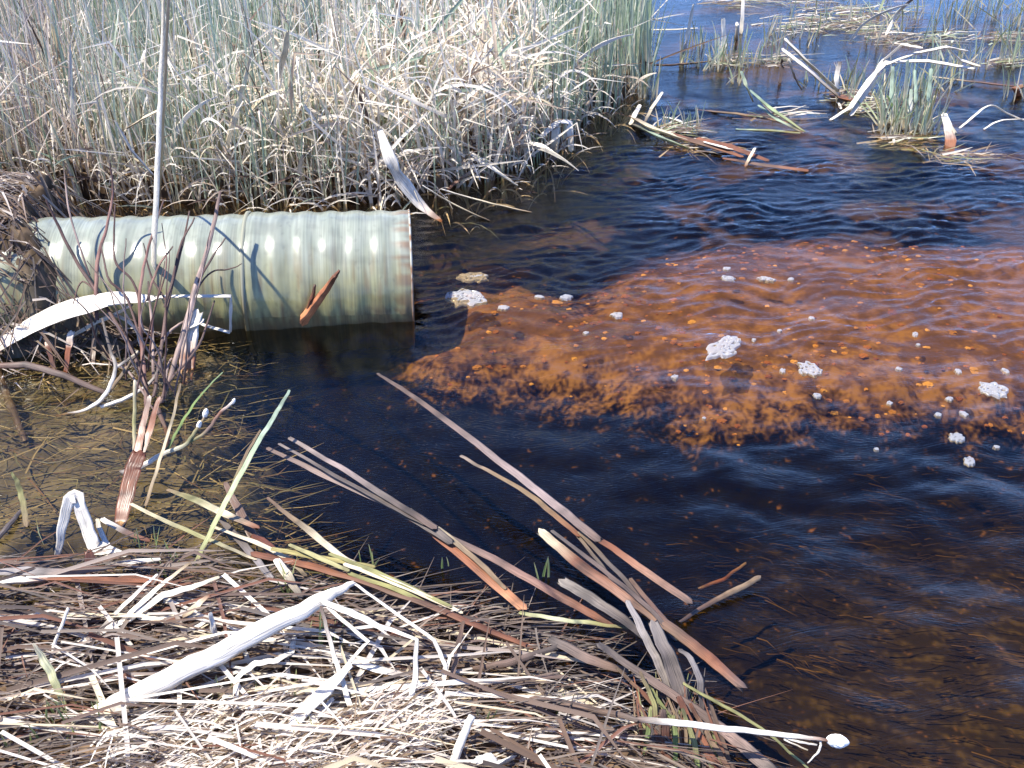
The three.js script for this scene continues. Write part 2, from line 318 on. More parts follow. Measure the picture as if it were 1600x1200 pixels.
// ------------------------------------------------------------------ single stalks, leaves and twigs
function solid(pts, widths, colors, o = {}) {
  const q = pts.map(([u, v, h]) => P(u, v, h ?? 0.03)), run = runOf(q, o.per ?? 7, o.smooth), n = run.length;
  const wob = o.wobble ?? 0.0013, s = R() * 50;
  run.forEach((p, i) => { if (i && i < n - 1) { p.x += wob * n2(s + i * 0.22, 1); p.y += wob * n2(s + i * 0.22, 7); p.z += wob * n2(s + i * 0.22, 13); } });
  const mm = widths.map((w, i) => w * along(q.map(mpp), widths.length > 1 ? i / (widths.length - 1) : 0.5));
  const base = run[0].clone(), b = new Batch();
  stem(b, run.map((p) => p.sub(base)), mm, colors, { flat: 0.3, fold: 0.16, fray: 0.6, twist: rr(-0.4, 0.4), turn: rr(-0.25, 0.25), ...o });
  const m = b.mesh(o.m ?? M.straw); m.position.copy(base); return m;
}
const ROUND = { flat: 0.9, fold: 0 }, LEAF = {}, SOFT = { smooth: true };
const one = (name, cat, label, pts, widths, colors, o, group) => top(solid(pts, widths, colors, o), name, label, cat, group);
// a stem with side pieces: [part name, pts, widths, colors, options]
function several(name, cat, label, parts, o = {}) {
  const g = new THREE.Group(); g.position.copy(P(...parts[0][1][0]));
  for (const [part, pts, widths, colors, po] of parts) { const m = solid(pts, widths, colors, { ...o, ...po }); m.position.sub(g.position); m.name = part; g.add(m); }
  return top(g, name, label, cat);
}
const WET = { m: M.wet };

// beside and on the pipe
one('lone_reed', 'reed', 'tall thin cream reed stem standing upright in front of the pipe', [[238, 470, 0.02], [241, 380, 0.28], [247, 240, 0.62], [252, 110, 0.92], [256, -60, 1.2]], [17, 20, 20, 18, 12], [CRM, [0.9, 0.84, 0.72], [0.9, 0.86, 0.78], CRM], { flat: 0.25, fold: 0, mottle: 0.05, turn: 0, twist: 0, up: V(-0.8, 0.1, 0.6), ...SOFT, wobble: 0.001 });
one('lone_reed', 'reed', 'thin pale reed stem upright right beside the tall cream one', [[247, 330, 0.1], [256, 160, 0.7], [266, -60, 1.15]], [5, 6, 5], [TANC, CRM, WHT], { ...ROUND, ...SOFT });
several('broken_stick', 'stick', 'short orange forked stick leaning on the pale pipe at its waterline', [
  ['main_shaft', [[472, 512, -0.02], [478, 494, 0.035], [503, 462, 0.115], [523, 432, 0.185], [530, 422, 0.205]], [17, 18, 15, 9, 4], [[0.5, 0.2, 0.09], [0.62, 0.25, 0.11], [0.5, 0.19, 0.085], ORG, RST], { ...ROUND, fray: 0.2 }],
  ['side_prong', [[478, 494, 0.036], [487, 468, 0.10], [492, 446, 0.145]], [8, 8, 5], [RST, RST, BRN], ROUND]], { m: M.bark });
one('branch', 'branch', 'brown bare branch lying across the rear of the pipe', [[-40, 425, 0.16], [60, 416, 0.18], [150, 396, 0.20], [230, 381, 0.215], [292, 372, 0.22]], [10, 11, 10, 8, 5], [PNK, BRN, BRK, BRK], { ...ROUND, ...SOFT, m: M.bark, wobble: 0.002 });
one('bent_reed_leaf', 'leaf', 'broad white dead leaf with a rusty butt, bent down over the water below the pipe', [[-30, 560, 0.02], [20, 530, 0.05], [70, 503, 0.09], [130, 482, 0.13], [185, 469, 0.15], [240, 468, 0.15]], [22, 30, 40, 42, 30, 14], [ORG, WHT, WHT, WHT, WHT], { ...SOFT, turn: 0, twist: 0.1, up: V(-0.2, 0.9, 0.4) });
one('kinked_leaf', 'leaf', 'thin white leaf strip kinked at a right angle before the pipe', [[170, 476, 0.15], [260, 464, 0.15], [360, 463, 0.14], [359, 518, 0.03], [314, 505, 0.05]], [8, 9, 9, 9, 8], [WHT, WHT, WHT, WHT], { wobble: 0.001 });
one('reed_leaf', 'leaf', 'curled white leaf hanging under the broad bent leaf', [[205, 478, 0.14], [180, 492, 0.10], [150, 505, 0.08], [112, 527, 0.05]], [10, 12, 10, 7], [WHT, WHT, CRM], SOFT);
one('reed_leaf', 'leaf', 'grey strip arching between the willow twigs and the bent leaf', [[150, 492, 0.1], [190, 497, 0.1], [212, 516, 0.07], [222, 545, 0.02]], [10, 9, 8, 6], [GRY, WHT, WHT], SOFT);
one('reed_stub', 'reed', 'short rusty stub hanging below the bent leaf, nearest the middle', [[112, 520, 0.07], [109, 545, 0.04], [104, 585, -0.01]], [13, 13, 11], [WHT, ORG, RST], WET);
one('reed_stub', 'reed', 'thin brown stub hanging below the bent leaf, nearest the left edge', [[68, 512, 0.07], [76, 542, 0.04], [86, 580, -0.01]], [9, 9, 7], [TANC, RST, BRN], WET);
one('reed_stub', 'reed', 'thin tan stub below the bent leaf, right of the rusty one', [[150, 505, 0.07], [148, 535, 0.04], [146, 570, 0.0]], [8, 8, 6], [CRM, TANC, BRN], WET);
one('broken_leaf_butt', 'leaf', 'torn leaf butt, white above and rusty below, right of the willow base', [[310, 490, 0.10], [300, 520, 0.06], [294, 560, 0.01], [292, 600, -0.03]], [26, 28, 26, 18], [WHT, WHT, ORG, RST], { ...WET, fray: 0.6 });
one('broken_leaf_butt', 'leaf', 'narrow torn pale leaf leaning on the white and rusty butt', [[318, 502, 0.09], [290, 515, 0.07], [283, 550, 0.02]], [12, 13, 9], [WHT, WHT, PNK], LEAF);
one('stick', 'stick', 'pinkish straight stick sloping down into the left marsh water', [[-30, 572, 0.06], [40, 570, 0.06], [100, 586, 0.04], [165, 614, 0.0]], [9, 12, 11, 8], [RST, PNK, PNK, PNK], { ...ROUND, m: M.bark });
several('forked_twig', 'twig', 'bleached forked twig standing in the left marsh water', [
  ['main_stem', [[88, 650, -0.01], [138, 638, 0.005], [165, 616, 0.03], [180, 576, 0.08], [170, 540, 0.11], [160, 498, 0.15]], [3, 6, 7.5, 6, 5, 3.5], [BRN, WHT, WHT, GRY, GRY], SOFT],
  ['side_twig', [[180, 574, 0.08], [198, 564, 0.09], [216, 549, 0.11]], [5, 5, 4], [WHT, GRY, CRM], {}],
  ['side_twig', [[170, 612, 0.03], [200, 572, 0.06], [215, 552, 0.09]], [7, 6, 4], [TANC, TANC, GRY], {}]], { ...ROUND, m: M.bark });
one('twig', 'twig', 'white curved twig lying at the foot of the willow shrub', [[158, 636, 0.0], [190, 625, 0.015], [232, 600, 0.03], [250, 574, 0.06], [262, 545, 0.09]], [6, 7, 6, 5, 3], [WHT, WHT, GRY, GRY], { ...ROUND, ...SOFT });
several('split_reed_stalk', 'reed', 'wet rusty reed stalk split in two strands, standing below the willow base', [
  ['butt', [[188, 822, -0.01], [197, 780, 0.02], [208, 735, 0.05], [218, 710, 0.07]], [20, 24, 24, 22], [RST, ORG, RST, RST], {}],
  ['strand', [[212, 722, 0.06], [222, 675, 0.09], [234, 620, 0.14]], [14, 12, 9], [ORG, ORG, PNK], {}],
  ['strand', [[219, 715, 0.06], [234, 675, 0.09], [250, 622, 0.14]], [13, 12, 9], [RST, ORG, RST], {}]], WET);
{ // bare willow shrub: every shoot its own part
  const br = (pts, w, c = BRK, o = {}) => ['branch', pts, w.map((q) => q * 0.78), [BRK, c, c, BRK], o], red = [0.27, 0.13, 0.10], pale = [0.42, 0.30, 0.25];
  several('willow_shrub', 'shrub', 'bare reddish willow shrub with thin upright twigs in front of the pipe', [
    br([[230, 640, 0.0], [226, 590, 0.04], [222, 545, 0.08], [218, 470, 0.18], [226, 410, 0.25], [240, 360, 0.32], [256, 312, 0.38]], [9, 9, 8, 7, 6, 5, 3], red),
    br([[228, 600, 0.03], [205, 545, 0.08], [150, 455, 0.16], [118, 405, 0.22], [92, 355, 0.29], [72, 312, 0.36]], [8, 8, 7, 7, 6, 4]),
    br([[152, 500, 0.11], [150, 450, 0.17], [154, 400, 0.23], [168, 350, 0.3], [176, 305, 0.36], [172, 255, 0.44]], [8, 8, 8, 6, 5, 3], red),
    br([[240, 620, 0.02], [252, 545, 0.08], [262, 475, 0.15], [280, 405, 0.24], [296, 330, 0.34]], [7, 7, 7, 6, 3]),
    br([[252, 630, 0.0], [270, 575, 0.05], [292, 500, 0.12], [306, 447, 0.18], [322, 395, 0.25], [334, 350, 0.31], [344, 300, 0.37]], [10, 10, 11, 11, 10, 9, 6], pale),
    br([[222, 540, 0.08], [195, 460, 0.17], [172, 440, 0.2], [164, 415, 0.23], [158, 380, 0.27]], [5, 5, 5, 4, 3]),
    br([[224, 520, 0.1], [208, 440, 0.2], [182, 412, 0.24], [178, 370, 0.29], [180, 320, 0.36]], [5, 5, 5, 4, 3]),
    br([[258, 480, 0.15], [272, 430, 0.21], [282, 385, 0.27], [304, 340, 0.33]], [6, 6, 5, 3]),
    br([[230, 470, 0.17], [246, 420, 0.23], [270, 385, 0.27]], [5, 5, 3], red),
    br([[306, 447, 0.18], [330, 405, 0.24], [352, 372, 0.28]], [5, 5, 3]),
    br([[300, 465, 0.16], [330, 425, 0.2], [360, 420, 0.21], [378, 412, 0.22]], [4, 4, 3, 2]),
    br([[150, 455, 0.16], [128, 440, 0.17], [114, 475, 0.15]], [4, 4, 2]),
    br([[140, 430, 0.19], [108, 330, 0.33], [100, 260, 0.42]], [4, 4, 2], pale),
    br([[262, 475, 0.15], [236, 430, 0.2], [224, 380, 0.27]], [4, 4, 2]),
    br([[292, 500, 0.12], [268, 515, 0.1], [240, 560, 0.06]], [6, 6, 5], pale),
    br([[240, 600, 0.03], [238, 520, 0.1], [232, 440, 0.2]], [6, 6, 4], pale),
    br([[262, 600, 0.03], [310, 540, 0.08], [335, 470, 0.14]], [5, 5, 3]),
    br([[248, 640, 0.0], [262, 690, -0.01], [244, 735, -0.02]], [9, 8, 6], BRN),
    br([[255, 620, 0.02], [268, 560, 0.06], [285, 590, 0.03]], [5, 5, 4], pale),
    br([[240, 640, 0.0], [200, 580, 0.05], [168, 560, 0.07]], [5, 5, 3], pale),
  ...Array.from({ length: 11 }, () => { const u = 228 + rr(-50, 60), v = rr(560, 640), d = rr(-1, 1), l = rr(110, 260); return br([[u, v, 0.03], [u + d * l * 0.25, v - l * 0.4, 0.1 + l * 0.0003], [u + d * l * 0.45 + rr(-15, 15), v - l * 0.7, 0.12 + l * 0.0007], [u + d * l * rr(0.5, 0.75), v - l, 0.13 + l * 0.001]], [4.5, 4, 3, 1.8], pick([BRK, red, pale])); }),
  ], { ...ROUND, ...SOFT, m: M.bark, sides: 7, wobble: 0.0014, per: 6 });
}
{ // flowering twig with pale catkins
  const g = several('pussy_willow_twig', 'twig', 'curved yellowish willow twig with two white catkins leaning over the pool', [
    ['branch', [[190, 738, 0.01], [215, 732, 0.02], [250, 712, 0.04], [290, 694, 0.06], [305, 675, 0.075], [322, 650, 0.09]], [9, 9, 8, 7, 6, 4], [GRY, WHT, YGR, TANC], SOFT],
    ['branch', [[298, 690, 0.06], [325, 672, 0.075], [345, 644, 0.1], [365, 628, 0.12]], [5, 6, 6, 5], [YGR, PNK, RST, WHT], SOFT]], { ...ROUND, m: M.bark });
  for (const [u, v, h, s] of [[311, 664, 0.085, 1], [321, 646, 0.098, 1.1], [365, 627, 0.122, 0.7]]) {
    const geo = new THREE.IcosahedronGeometry(0.0075 * s, 3), a = geo.attributes.position, c = new Float32Array(a.count * 3);
    for (let i = 0; i < a.count; i++) { const p = V().fromBufferAttribute(a, i), k = 1 + 0.14 * n3(p.x * 700, p.y * 700, p.z * 700); a.setXYZ(i, p.x * 0.75 * k, p.y * 1.6 * k, p.z * 0.75 * k); c.set([0.75, 0.73, 0.66], 3 * i); }
    geo.setAttribute('color', new THREE.BufferAttribute(c, 3)); geo.computeVertexNormals();
    const m = shade(new THREE.Mesh(geo, M.plain)); m.name = 'catkin'; m.position.copy(P(u, v, h)).sub(g.position); m.rotation.z = -0.4; g.add(m);
  }
}
one('bent_reed_leaf', 'leaf', 'white dead leaf folded into a peak like an upside down V at the left', [[90, 866, 0.0], [97, 825, 0.05], [108, 778, 0.11], [122, 776, 0.11], [140, 825, 0.05], [152, 856, 0.015], [198, 868, 0.01]], [9, 14, 18, 24, 27, 24, 8], [WHT, WHT, WHT, WHT], { turn: -0.9, twist: 0.2, per: 5 });
one('reed_leaf', 'leaf', 'small white leaf scrap beside the peaked leaf', [[152, 812, 0.03], [160, 838, 0.02], [176, 862, 0.01]], [7, 8, 6], [CRM, WHT, WHT], LEAF);
one('reed_leaf', 'leaf', 'small pinkish leaf scrap between the peaked leaf and the rusty split stalk', [[160, 812, 0.03], [195, 832, 0.02], [232, 846, 0.01]], [10, 12, 9], [WHT, PNK, ORG], LEAF);
one('grass_blade', 'grass', 'long pale green grass blade slanting over the left pool edge', [[303, 885, 0.02], [335, 820, 0.06], [365, 762, 0.1], [405, 690, 0.15], [430, 648, 0.18], [452, 610, 0.2]], [7, 9, 9, 8, 7, 4], [YGR, [0.5, 0.55, 0.28], GGR, GGR], SOFT);
one('grass_blade', 'grass', 'thin dry grass blade alongside the long pale green one', [[352, 790, 0.06], [380, 720, 0.11], [407, 672, 0.14]], [5, 5, 3], [YGR, TANC, TANC], SOFT);
one('grass_blade', 'grass', 'thin dark green grass blade rising towards the pipe', [[262, 702, 0.03], [290, 652, 0.07], [320, 610, 0.1], [348, 582, 0.12]], [5, 5, 4, 3], [GRN, GRN, [0.16, 0.22, 0.1]], SOFT);
one('grass_blade', 'grass', 'tan grass stem rising from the rusty split stalk to the willow', [[228, 790, 0.0], [250, 720, 0.05], [268, 660, 0.1], [282, 600, 0.15]], [6, 6, 5, 4], [TANC, CRM, TANC], SOFT);
one('grass_blade', 'grass', 'single yellow straw upright beside the rusty split stalk', [[210, 705, 0.04], [210, 660, 0.08], [211, 595, 0.15]], [6, 6, 5], [CRM, YGR, CRM], ROUND);
one('grass_blade', 'grass', 'yellow grass leaf curving up out of the left marsh', [[42, 822, 0.0], [36, 785, 0.03], [28, 755, 0.06], [18, 738, 0.08]], [9, 9, 8, 3], [TANC, YGR, YGR], SOFT);
one('sunken_stick', 'stick', 'pale grey stick sunk below the surface at the left edge', [[-4, 580, -0.01], [16, 630, -0.015], [40, 690, -0.03]], [12, 13, 9], [GRY, GRY, GRY], { ...ROUND, m: M.wet });
one('sunken_stick', 'stick', 'grey stick half sunk at the left edge above the rusty litter', [[-20, 862, 0.0], [10, 825, 0.01], [36, 795, 0.0]], [8, 9, 6], [GRY, GRY, GRY], { ...ROUND, m: M.wet });

// the fan of stalks over the pool
several('reed_stalk', 'reed', 'longest dusky reed stalk reaching far out over the dark pool, orange butt', [
  ['long_leaf', [[590, 584, 0.09], [625, 607, 0.09], [700, 660, 0.09], [810, 745, 0.08], [880, 800, 0.07], [935, 845, 0.06]], [5, 9, 12, 15, 16, 15], [PNK, PNK, [0.306, 0.231, 0.211], PNK], SOFT],
  ['orange_butt', [[900, 822, 0.06], [960, 860, 0.055], [1020, 903, 0.05], [1078, 942, 0.04]], [10, 15, 17, 15], [RST, ORG, [0.34, 0.184, 0.116], PNK], {}],
  ['side_leaf', [[720, 713, 0.07], [760, 735, 0.07], [812, 764, 0.07], [860, 800, 0.06], [905, 838, 0.05]], [6, 8, 10, 12, 10], [[0.34, 0.258, 0.204], TANC, TANC, ORG], SOFT],
  ['trailing_leaf', [[905, 832, 0.05], [960, 890, 0.05], [1010, 945, 0.04], [1055, 1000, 0.03]], [9, 10, 9, 8], [TANC, GRY, BRN, GRY], SOFT],
  ['trailing_leaf', [[890, 822, 0.05], [940, 885, 0.045], [985, 945, 0.04]], [6, 6, 5], [TANC, GRY, GRY], SOFT]]);
one('reed_stalk', 'reed', 'thick rusty reed stalk with a snapped end at the right of the fan', [[846, 832, 0.09], [900, 878, 0.085], [980, 935, 0.08], [1060, 990, 0.065], [1115, 1035, 0.05], [1160, 1074, 0.04]], [15, 20, 20, 22, 22, 17], [CRM, RST, [0.245, 0.129, 0.082], BRN, ORG, PNK], { flat: 0.6, fold: 0.05, fray: 0.9 });
one('reed_leaf', 'leaf', 'grey edge leaf lying close along the thick rusty stalk', [[862, 830, 0.1], [930, 882, 0.095], [1010, 948, 0.085], [1060, 1000, 0.06]], [7, 9, 9, 7], [GRY, PNK, GRY], SOFT);
one('reed_stalk', 'reed', 'bright orange reed stalk in the middle of the pool edge', [[630, 795, 0.07], [680, 832, 0.06], [740, 883, 0.05], [818, 952, 0.03]], [12, 19, 22, 20], [CRM, ORG, ORG, [0.6, 0.27, 0.13]], { flat: 0.45, fold: 0.1 });
one('reed_leaf', 'leaf', 'tan leaf along the top of the bright orange stalk', [[640, 797, 0.08], [700, 838, 0.07], [760, 890, 0.055], [790, 920, 0.045]], [8, 10, 9, 6], [CRM, TANC, TANC], SOFT);
several('leaf_fan', 'leaf', 'three dusky leaf tips fanned out over the pool', [
  ['leaf_tip', [[418, 701, 0.09], [500, 740, 0.085], [590, 780, 0.08], [660, 818, 0.075], [705, 848, 0.07]], [7, 11, 13, 15, 12], [PNK, [0.286, 0.211, 0.184], GRY, GRY], SOFT],
  ['leaf_tip', [[436, 694, 0.1], [520, 742, 0.095], [600, 786, 0.085], [665, 820, 0.078]], [6, 9, 11, 12], [[0.306, 0.238, 0.204], GRY, GRY, GRY], SOFT],
  ['leaf_tip', [[452, 685, 0.11], [530, 730, 0.1], [600, 775, 0.09], [680, 826, 0.08]], [7, 10, 12, 13], [[0.326, 0.252, 0.211], [0.272, 0.204, 0.184], GRY, PNK], SOFT]]);
one('reed_stalk', 'reed', 'long brown reed stalk right of the bright orange one', [[690, 833, 0.06], [770, 872, 0.06], [880, 935, 0.05], [950, 972, 0.04], [1005, 995, 0.03]], [10, 14, 15, 14, 10], [GRY, [0.245, 0.136, 0.102], RST, BRN], { flat: 0.5, fold: 0.05 });
one('reed_leaf', 'leaf', 'broad grey leaf with a torn square tip in the fan', [[878, 910, 0.07], [920, 935, 0.065], [970, 968, 0.055], [1005, 998, 0.04]], [22, 27, 27, 18], [[0.272, 0.231, 0.19], [0.245, 0.204, 0.17], GRY, GRY], { fray: 0.7, flat: 0.14 });
one('reed_leaf', 'leaf', 'broad grey leaf standing steeply in the clump of the fan', [[1020, 975, 0.09], [1045, 1030, 0.07], [1066, 1090, 0.045], [1078, 1125, 0.03]], [18, 28, 28, 20], [[0.258, 0.218, 0.19], GRY, GRY, PNK], { fray: 0.8, flat: 0.14 });
one('reed_leaf', 'leaf', 'narrow pale grey leaf beside the steep broad grey one', [[980, 940, 0.1], [1005, 990, 0.08], [1030, 1040, 0.06], [1052, 1095, 0.035]], [9, 15, 15, 10], [[0.34, 0.299, 0.272], [0.286, 0.245, 0.218], GRY], LEAF);
one('reed_leaf', 'leaf', 'grey leaf looped over at the right of the clump', [[1062, 1016, 0.09], [1078, 1030, 0.095], [1092, 1062, 0.08], [1096, 1110, 0.05], [1100, 1140, 0.03]], [9, 12, 13, 11, 8], [GRY, [0.286, 0.245, 0.218], GRY, BRN], SOFT);
one('reed_stalk', 'reed', 'grey brown reed stalk passing under the white budded stalk', [[935, 1008, 0.08], [1010, 1058, 0.07], [1100, 1118, 0.05], [1160, 1165, 0.03], [1210, 1210, 0.02]], [11, 14, 16, 20, 22], [GRY, PNK, [0.245, 0.163, 0.129], GRY], { flat: 0.4 });
one('reed_stalk', 'reed', 'dark brown leaf rib crossing the thick rusty stalk', [[985, 905, 0.06], [1030, 960, 0.07], [1075, 1010, 0.05]], [7, 9, 8], [BRN, BRK, BRN], LEAF);
{ const g = several('budded_stalk', 'reed', 'white smooth stalk with a white bud, pointing right over the water', [
    ['shaft', [[998, 1124, 0.10], [1060, 1130, 0.10], [1150, 1140, 0.095], [1240, 1150, 0.09], [1296, 1157, 0.088]], [10, 11, 10, 8, 5], [PNK, WHT, WHT, WHT, ORG], ROUND],
    ['loose_fibre', [[1212, 1147, 0.09], [1250, 1160, 0.085], [1276, 1164, 0.08]], [4, 4, 3], [WHT, WHT, WHT], ROUND],
    ['loose_fibre', [[1268, 1153, 0.09], [1282, 1158, 0.085], [1280, 1172, 0.075], [1262, 1192, 0.06]], [4, 4, 4, 2], [WHT, WHT, WHT], { ...ROUND, ...SOFT }],
    ['loose_fibre', [[1225, 1155, 0.087], [1262, 1172, 0.08]], [3, 2], [WHT, CRM], ROUND]], { wobble: 0.001 });
  const geo = new THREE.IcosahedronGeometry(0.0115, 4), a = geo.attributes.position, c = new Float32Array(a.count * 3);
  for (let i = 0; i < a.count; i++) { const p = V().fromBufferAttribute(a, i), t = p.x / 0.0115, k = (1 + 0.08 * n3(p.x * 260, p.y * 260, p.z * 260)) * (t > 0 ? 1 - 0.35 * t * t : 1); a.setXYZ(i, p.x * 1.55, p.y * k, p.z * 0.85 * k); c.set([0.84, 0.81, 0.76], 3 * i); }
  geo.setAttribute('color', new THREE.BufferAttribute(c, 3)); geo.computeVertexNormals();
  const m = shade(new THREE.Mesh(geo, M.plain)); m.name = 'bud'; m.position.copy(P(1309, 1158, 0.087)).sub(g.position); m.rotation.y = -0.2; g.add(m);
}
one('grass_blade', 'grass', 'long thin yellow green grass stem trailing behind the budded stalk', [[1068, 1068, 0.08], [1120, 1098, 0.075], [1190, 1138, 0.06], [1262, 1200, 0.02]], [5, 6, 5, 4], [YGR, YGR, [0.34, 0.34, 0.136]], { ...ROUND, ...SOFT });
one('grass_blade', 'grass', 'striped yellow green leaf lying at the pool edge under the orange stalk', [[812, 958, 0.05], [870, 968, 0.05], [930, 975, 0.045], [1000, 984, 0.04]], [7, 9, 8, 5], [YGR, [0.6, 0.6, 0.36], YGR, TANC], LEAF);
several('water_twig', 'twig', 'brown twig with a pale tip lying on the dark water right of the fan', [
  ['main_stem', [[1062, 972, 0.01], [1105, 945, 0.008], [1150, 922, 0.01], [1186, 903, 0.012]], [5, 8, 10, 9], [DRK, BRN, TANC, TANC], {}],
  ['side_twig', [[1092, 920, -0.02], [1130, 905, -0.015], [1165, 880, -0.01]], [5, 6, 4], [BRN, ORG, TANC], {}]], { ...ROUND, m: M.wet });
for (const [a, b, c, w, col, what] of [
  [[1060, 1090, 0.08], [1085, 1140, 0.05], [1132, 1215, 0.01], 14, [RST, ORG, ORG], 'orange leaf base, rightmost of the upright clump'],
  [[1078, 1100, 0.07], [1110, 1155, 0.04], [1150, 1220, 0.01], 9, [ORG, TANC, RST], 'thin orange strand right of the clump'],
  [[1035, 1110, 0.08], [1040, 1150, 0.05], [1036, 1215, 0.01], 15, [PNK, RST, RST], 'brownish red leaf base in the middle of the clump'],
  [[1052, 1118, 0.08], [1056, 1160, 0.05], [1054, 1215, 0.01], 8, [YGR, GRN, GRN], 'narrow green leaf among the orange bases of the clump'],
  [[1066, 1108, 0.08], [1084, 1160, 0.05], [1092, 1215, 0.01], 9, [YGR, YGR, GRN], 'yellow green leaf beside the orange base of the clump'],
  [[1018, 1105, 0.08], [1012, 1150, 0.05], [1000, 1215, 0.01], 8, [YGR, GRN, TANC], 'olive leaf, leftmost of the upright clump'],
  [[1000, 1050, 0.09], [1020, 1095, 0.06], [1030, 1150, 0.03], 8, [TANC, YGR, TANC], 'tan leaf at the top left of the clump'],
  [[965, 1045, 0.06], [1005, 1085, 0.055], [1045, 1130, 0.04], 9, [TANC, RST, TANC], 'rusty tan strip slanting into the clump'],
]) one('clump_leaf', 'leaf', what, [a, b, c], [w * 0.7, w, w], col, SOFT);

// pool edge, left to right
one('reed_stalk', 'reed', 'long rust red stalk running along the litter edge by the pool', [[395, 866, 0.03], [470, 882, 0.035], [560, 906, 0.04], [680, 951, 0.04], [760, 985, 0.035], [835, 1014, 0.03]], [14, 18, 18, 18, 20, 14], [RST, ORG, BRN, RST, ORG], { flat: 0.5, fold: 0.05 });
one('reed_leaf', 'leaf', 'rust red leaf dipping under the yellowish bundle', [[398, 838, 0.02], [425, 862, 0.02], [452, 900, 0.02]], [16, 22, 16], [RST, RST, BRN], WET);
one('reed_leaf', 'leaf', 'tan leaf with a knot leaning over the pool edge', [[418, 778, 0.08], [452, 806, 0.07], [485, 832, 0.06], [530, 868, 0.045], [578, 896, 0.03]], [5, 8, 13, 11, 10], [BRN, TANC, CRM, CRM], LEAF);
for (const [a, b, c, col, what] of [
  [[515, 866, 0.05], [600, 900, 0.05], [705, 948, 0.04], YGR, 'yellow green straw, uppermost of the strands on the rust red stalk'],
  [[538, 882, 0.05], [620, 912, 0.048], [722, 958, 0.035], CRM, 'cream straw, second of the strands on the rust red stalk'],
  [[545, 896, 0.045], [630, 926, 0.045], [712, 968, 0.03], [0.272, 0.252, 0.088], 'olive straw, lowest of the strands on the rust red stalk'],
  [[425, 858, 0.05], [500, 872, 0.05], [585, 886, 0.045], [0.34, 0.286, 0.102], 'ochre straw lying level at the left of the strands'],
  [[452, 852, 0.06], [500, 872, 0.055], [545, 892, 0.05], [0.34, 0.306, 0.136], 'short ochre straw crossing the tan knotted leaf'],
]) one('straw', 'grass', what, [a, b, c], [7, 10, 6], [col, col.map((x) => x * 1.15), col], SOFT);
several('reed_leaf', 'leaf', 'pair of pale yellow leaves lying over the brown litter beside the grass blade', [
  ['leaf_strip', [[262, 766, 0.05], [300, 780, 0.05], [350, 804, 0.045], [402, 826, 0.04]], [7, 15, 19, 14], [TANC, YGR, CRM, ORG], {}],
  ['leaf_strip', [[205, 788, 0.03], [270, 820, 0.035], [340, 850, 0.03], [400, 875, 0.03]], [6, 9, 10, 6], [CRM, YGR, CRM], {}],
  ['leaf_strip', [[330, 822, 0.04], [400, 848, 0.04], [448, 872, 0.035], [478, 900, 0.03]], [6, 10, 9, 7], [CRM, CRM, TANC], {}]]);
one('reed_leaf', 'leaf', 'grey leaf sloping down behind the pale yellow pair', [[340, 806, 0.03], [378, 848, 0.03], [425, 905, 0.025]], [8, 13, 10], [GRY, GRY, [0.272, 0.245, 0.245]], LEAF);
one('reed_leaf', 'leaf', 'brown leaf standing by the pool below the grass blade', [[352, 755, 0.05], [372, 795, 0.035], [398, 845, 0.015]], [8, 15, 15], [BRN, [0.177, 0.109, 0.075], BRN], WET);
one('reed_leaf', 'leaf', 'short white leaf end pointing at the big white stalk', [[432, 876, 0.05], [448, 898, 0.05], [470, 935, 0.03]], [12, 17, 10], [WHT, CRM, GRY], LEAF);

// the big white stalk and what lies round it
several('cattail_stalk', 'reed', 'big thick bleached white cattail stalk lying across the foreground litter', [
  ['main_stalk', [[105, 1142, 0.03], [150, 1116, 0.04], [280, 1052, 0.07], [430, 975, 0.10], [500, 938, 0.115], [552, 911, 0.125]], [16, 34, 37, 33, 25, 8], [CRM, WHT, WHT, WHT], { flat: 0.85, fold: 0, rough: 0.07, sides: 12, smooth: true, wobble: 0.003 }],
  ['side_leaf', [[552, 911, 0.125], [610, 952, 0.11], [678, 1001, 0.09], [697, 1040, 0.07], [693, 1068, 0.05]], [5, 6, 7, 7, 8], [WHT, WHT, WHT, WHT], {}],
  ['side_leaf', [[505, 942, 0.12], [545, 958, 0.12], [590, 978, 0.12], [652, 1000, 0.12], [648, 1062, 0.08], [634, 1140, 0.04], [627, 1215, 0.02]], [12, 17, 12, 7, 9, 8, 8], [WHT, WHT, WHT, WHT], {}],
  ['side_leaf', [[512, 948, 0.12], [575, 1003, 0.10], [534, 1048, 0.07]], [6, 7, 6], [WHT, WHT, WHT], {}],
  ['side_leaf', [[502, 948, 0.12], [515, 1000, 0.09], [530, 1050, 0.07], [552, 1120, 0.05], [575, 1186, 0.035], [630, 1204, 0.03]], [5, 7, 8, 9, 9, 8], [PNK, WHT, WHT, WHT], {}],
  ['butt_leaf', [[262, 1068, 0.05], [235, 1098, 0.04], [205, 1125, 0.04], [176, 1156, 0.03]], [12, 15, 12, 8], [WHT, WHT, WHT], {}]]);
one('reed_leaf', 'leaf', 'wide white leaf bundle slanting from the stalk tip to the bottom edge', [[548, 1040, 0.08], [510, 1080, 0.07], [470, 1120, 0.06], [432, 1165, 0.05], [415, 1215, 0.04]], [10, 24, 24, 16, 12], [WHT, WHT, WHT], LEAF);
one('reed_leaf', 'leaf', 'white leaf beside the wide slanting bundle, nearer the bottom edge', [[520, 1092, 0.06], [490, 1125, 0.055], [455, 1160, 0.05], [425, 1215, 0.04]], [7, 11, 11, 8], [WHT, WHT, CRM], LEAF);
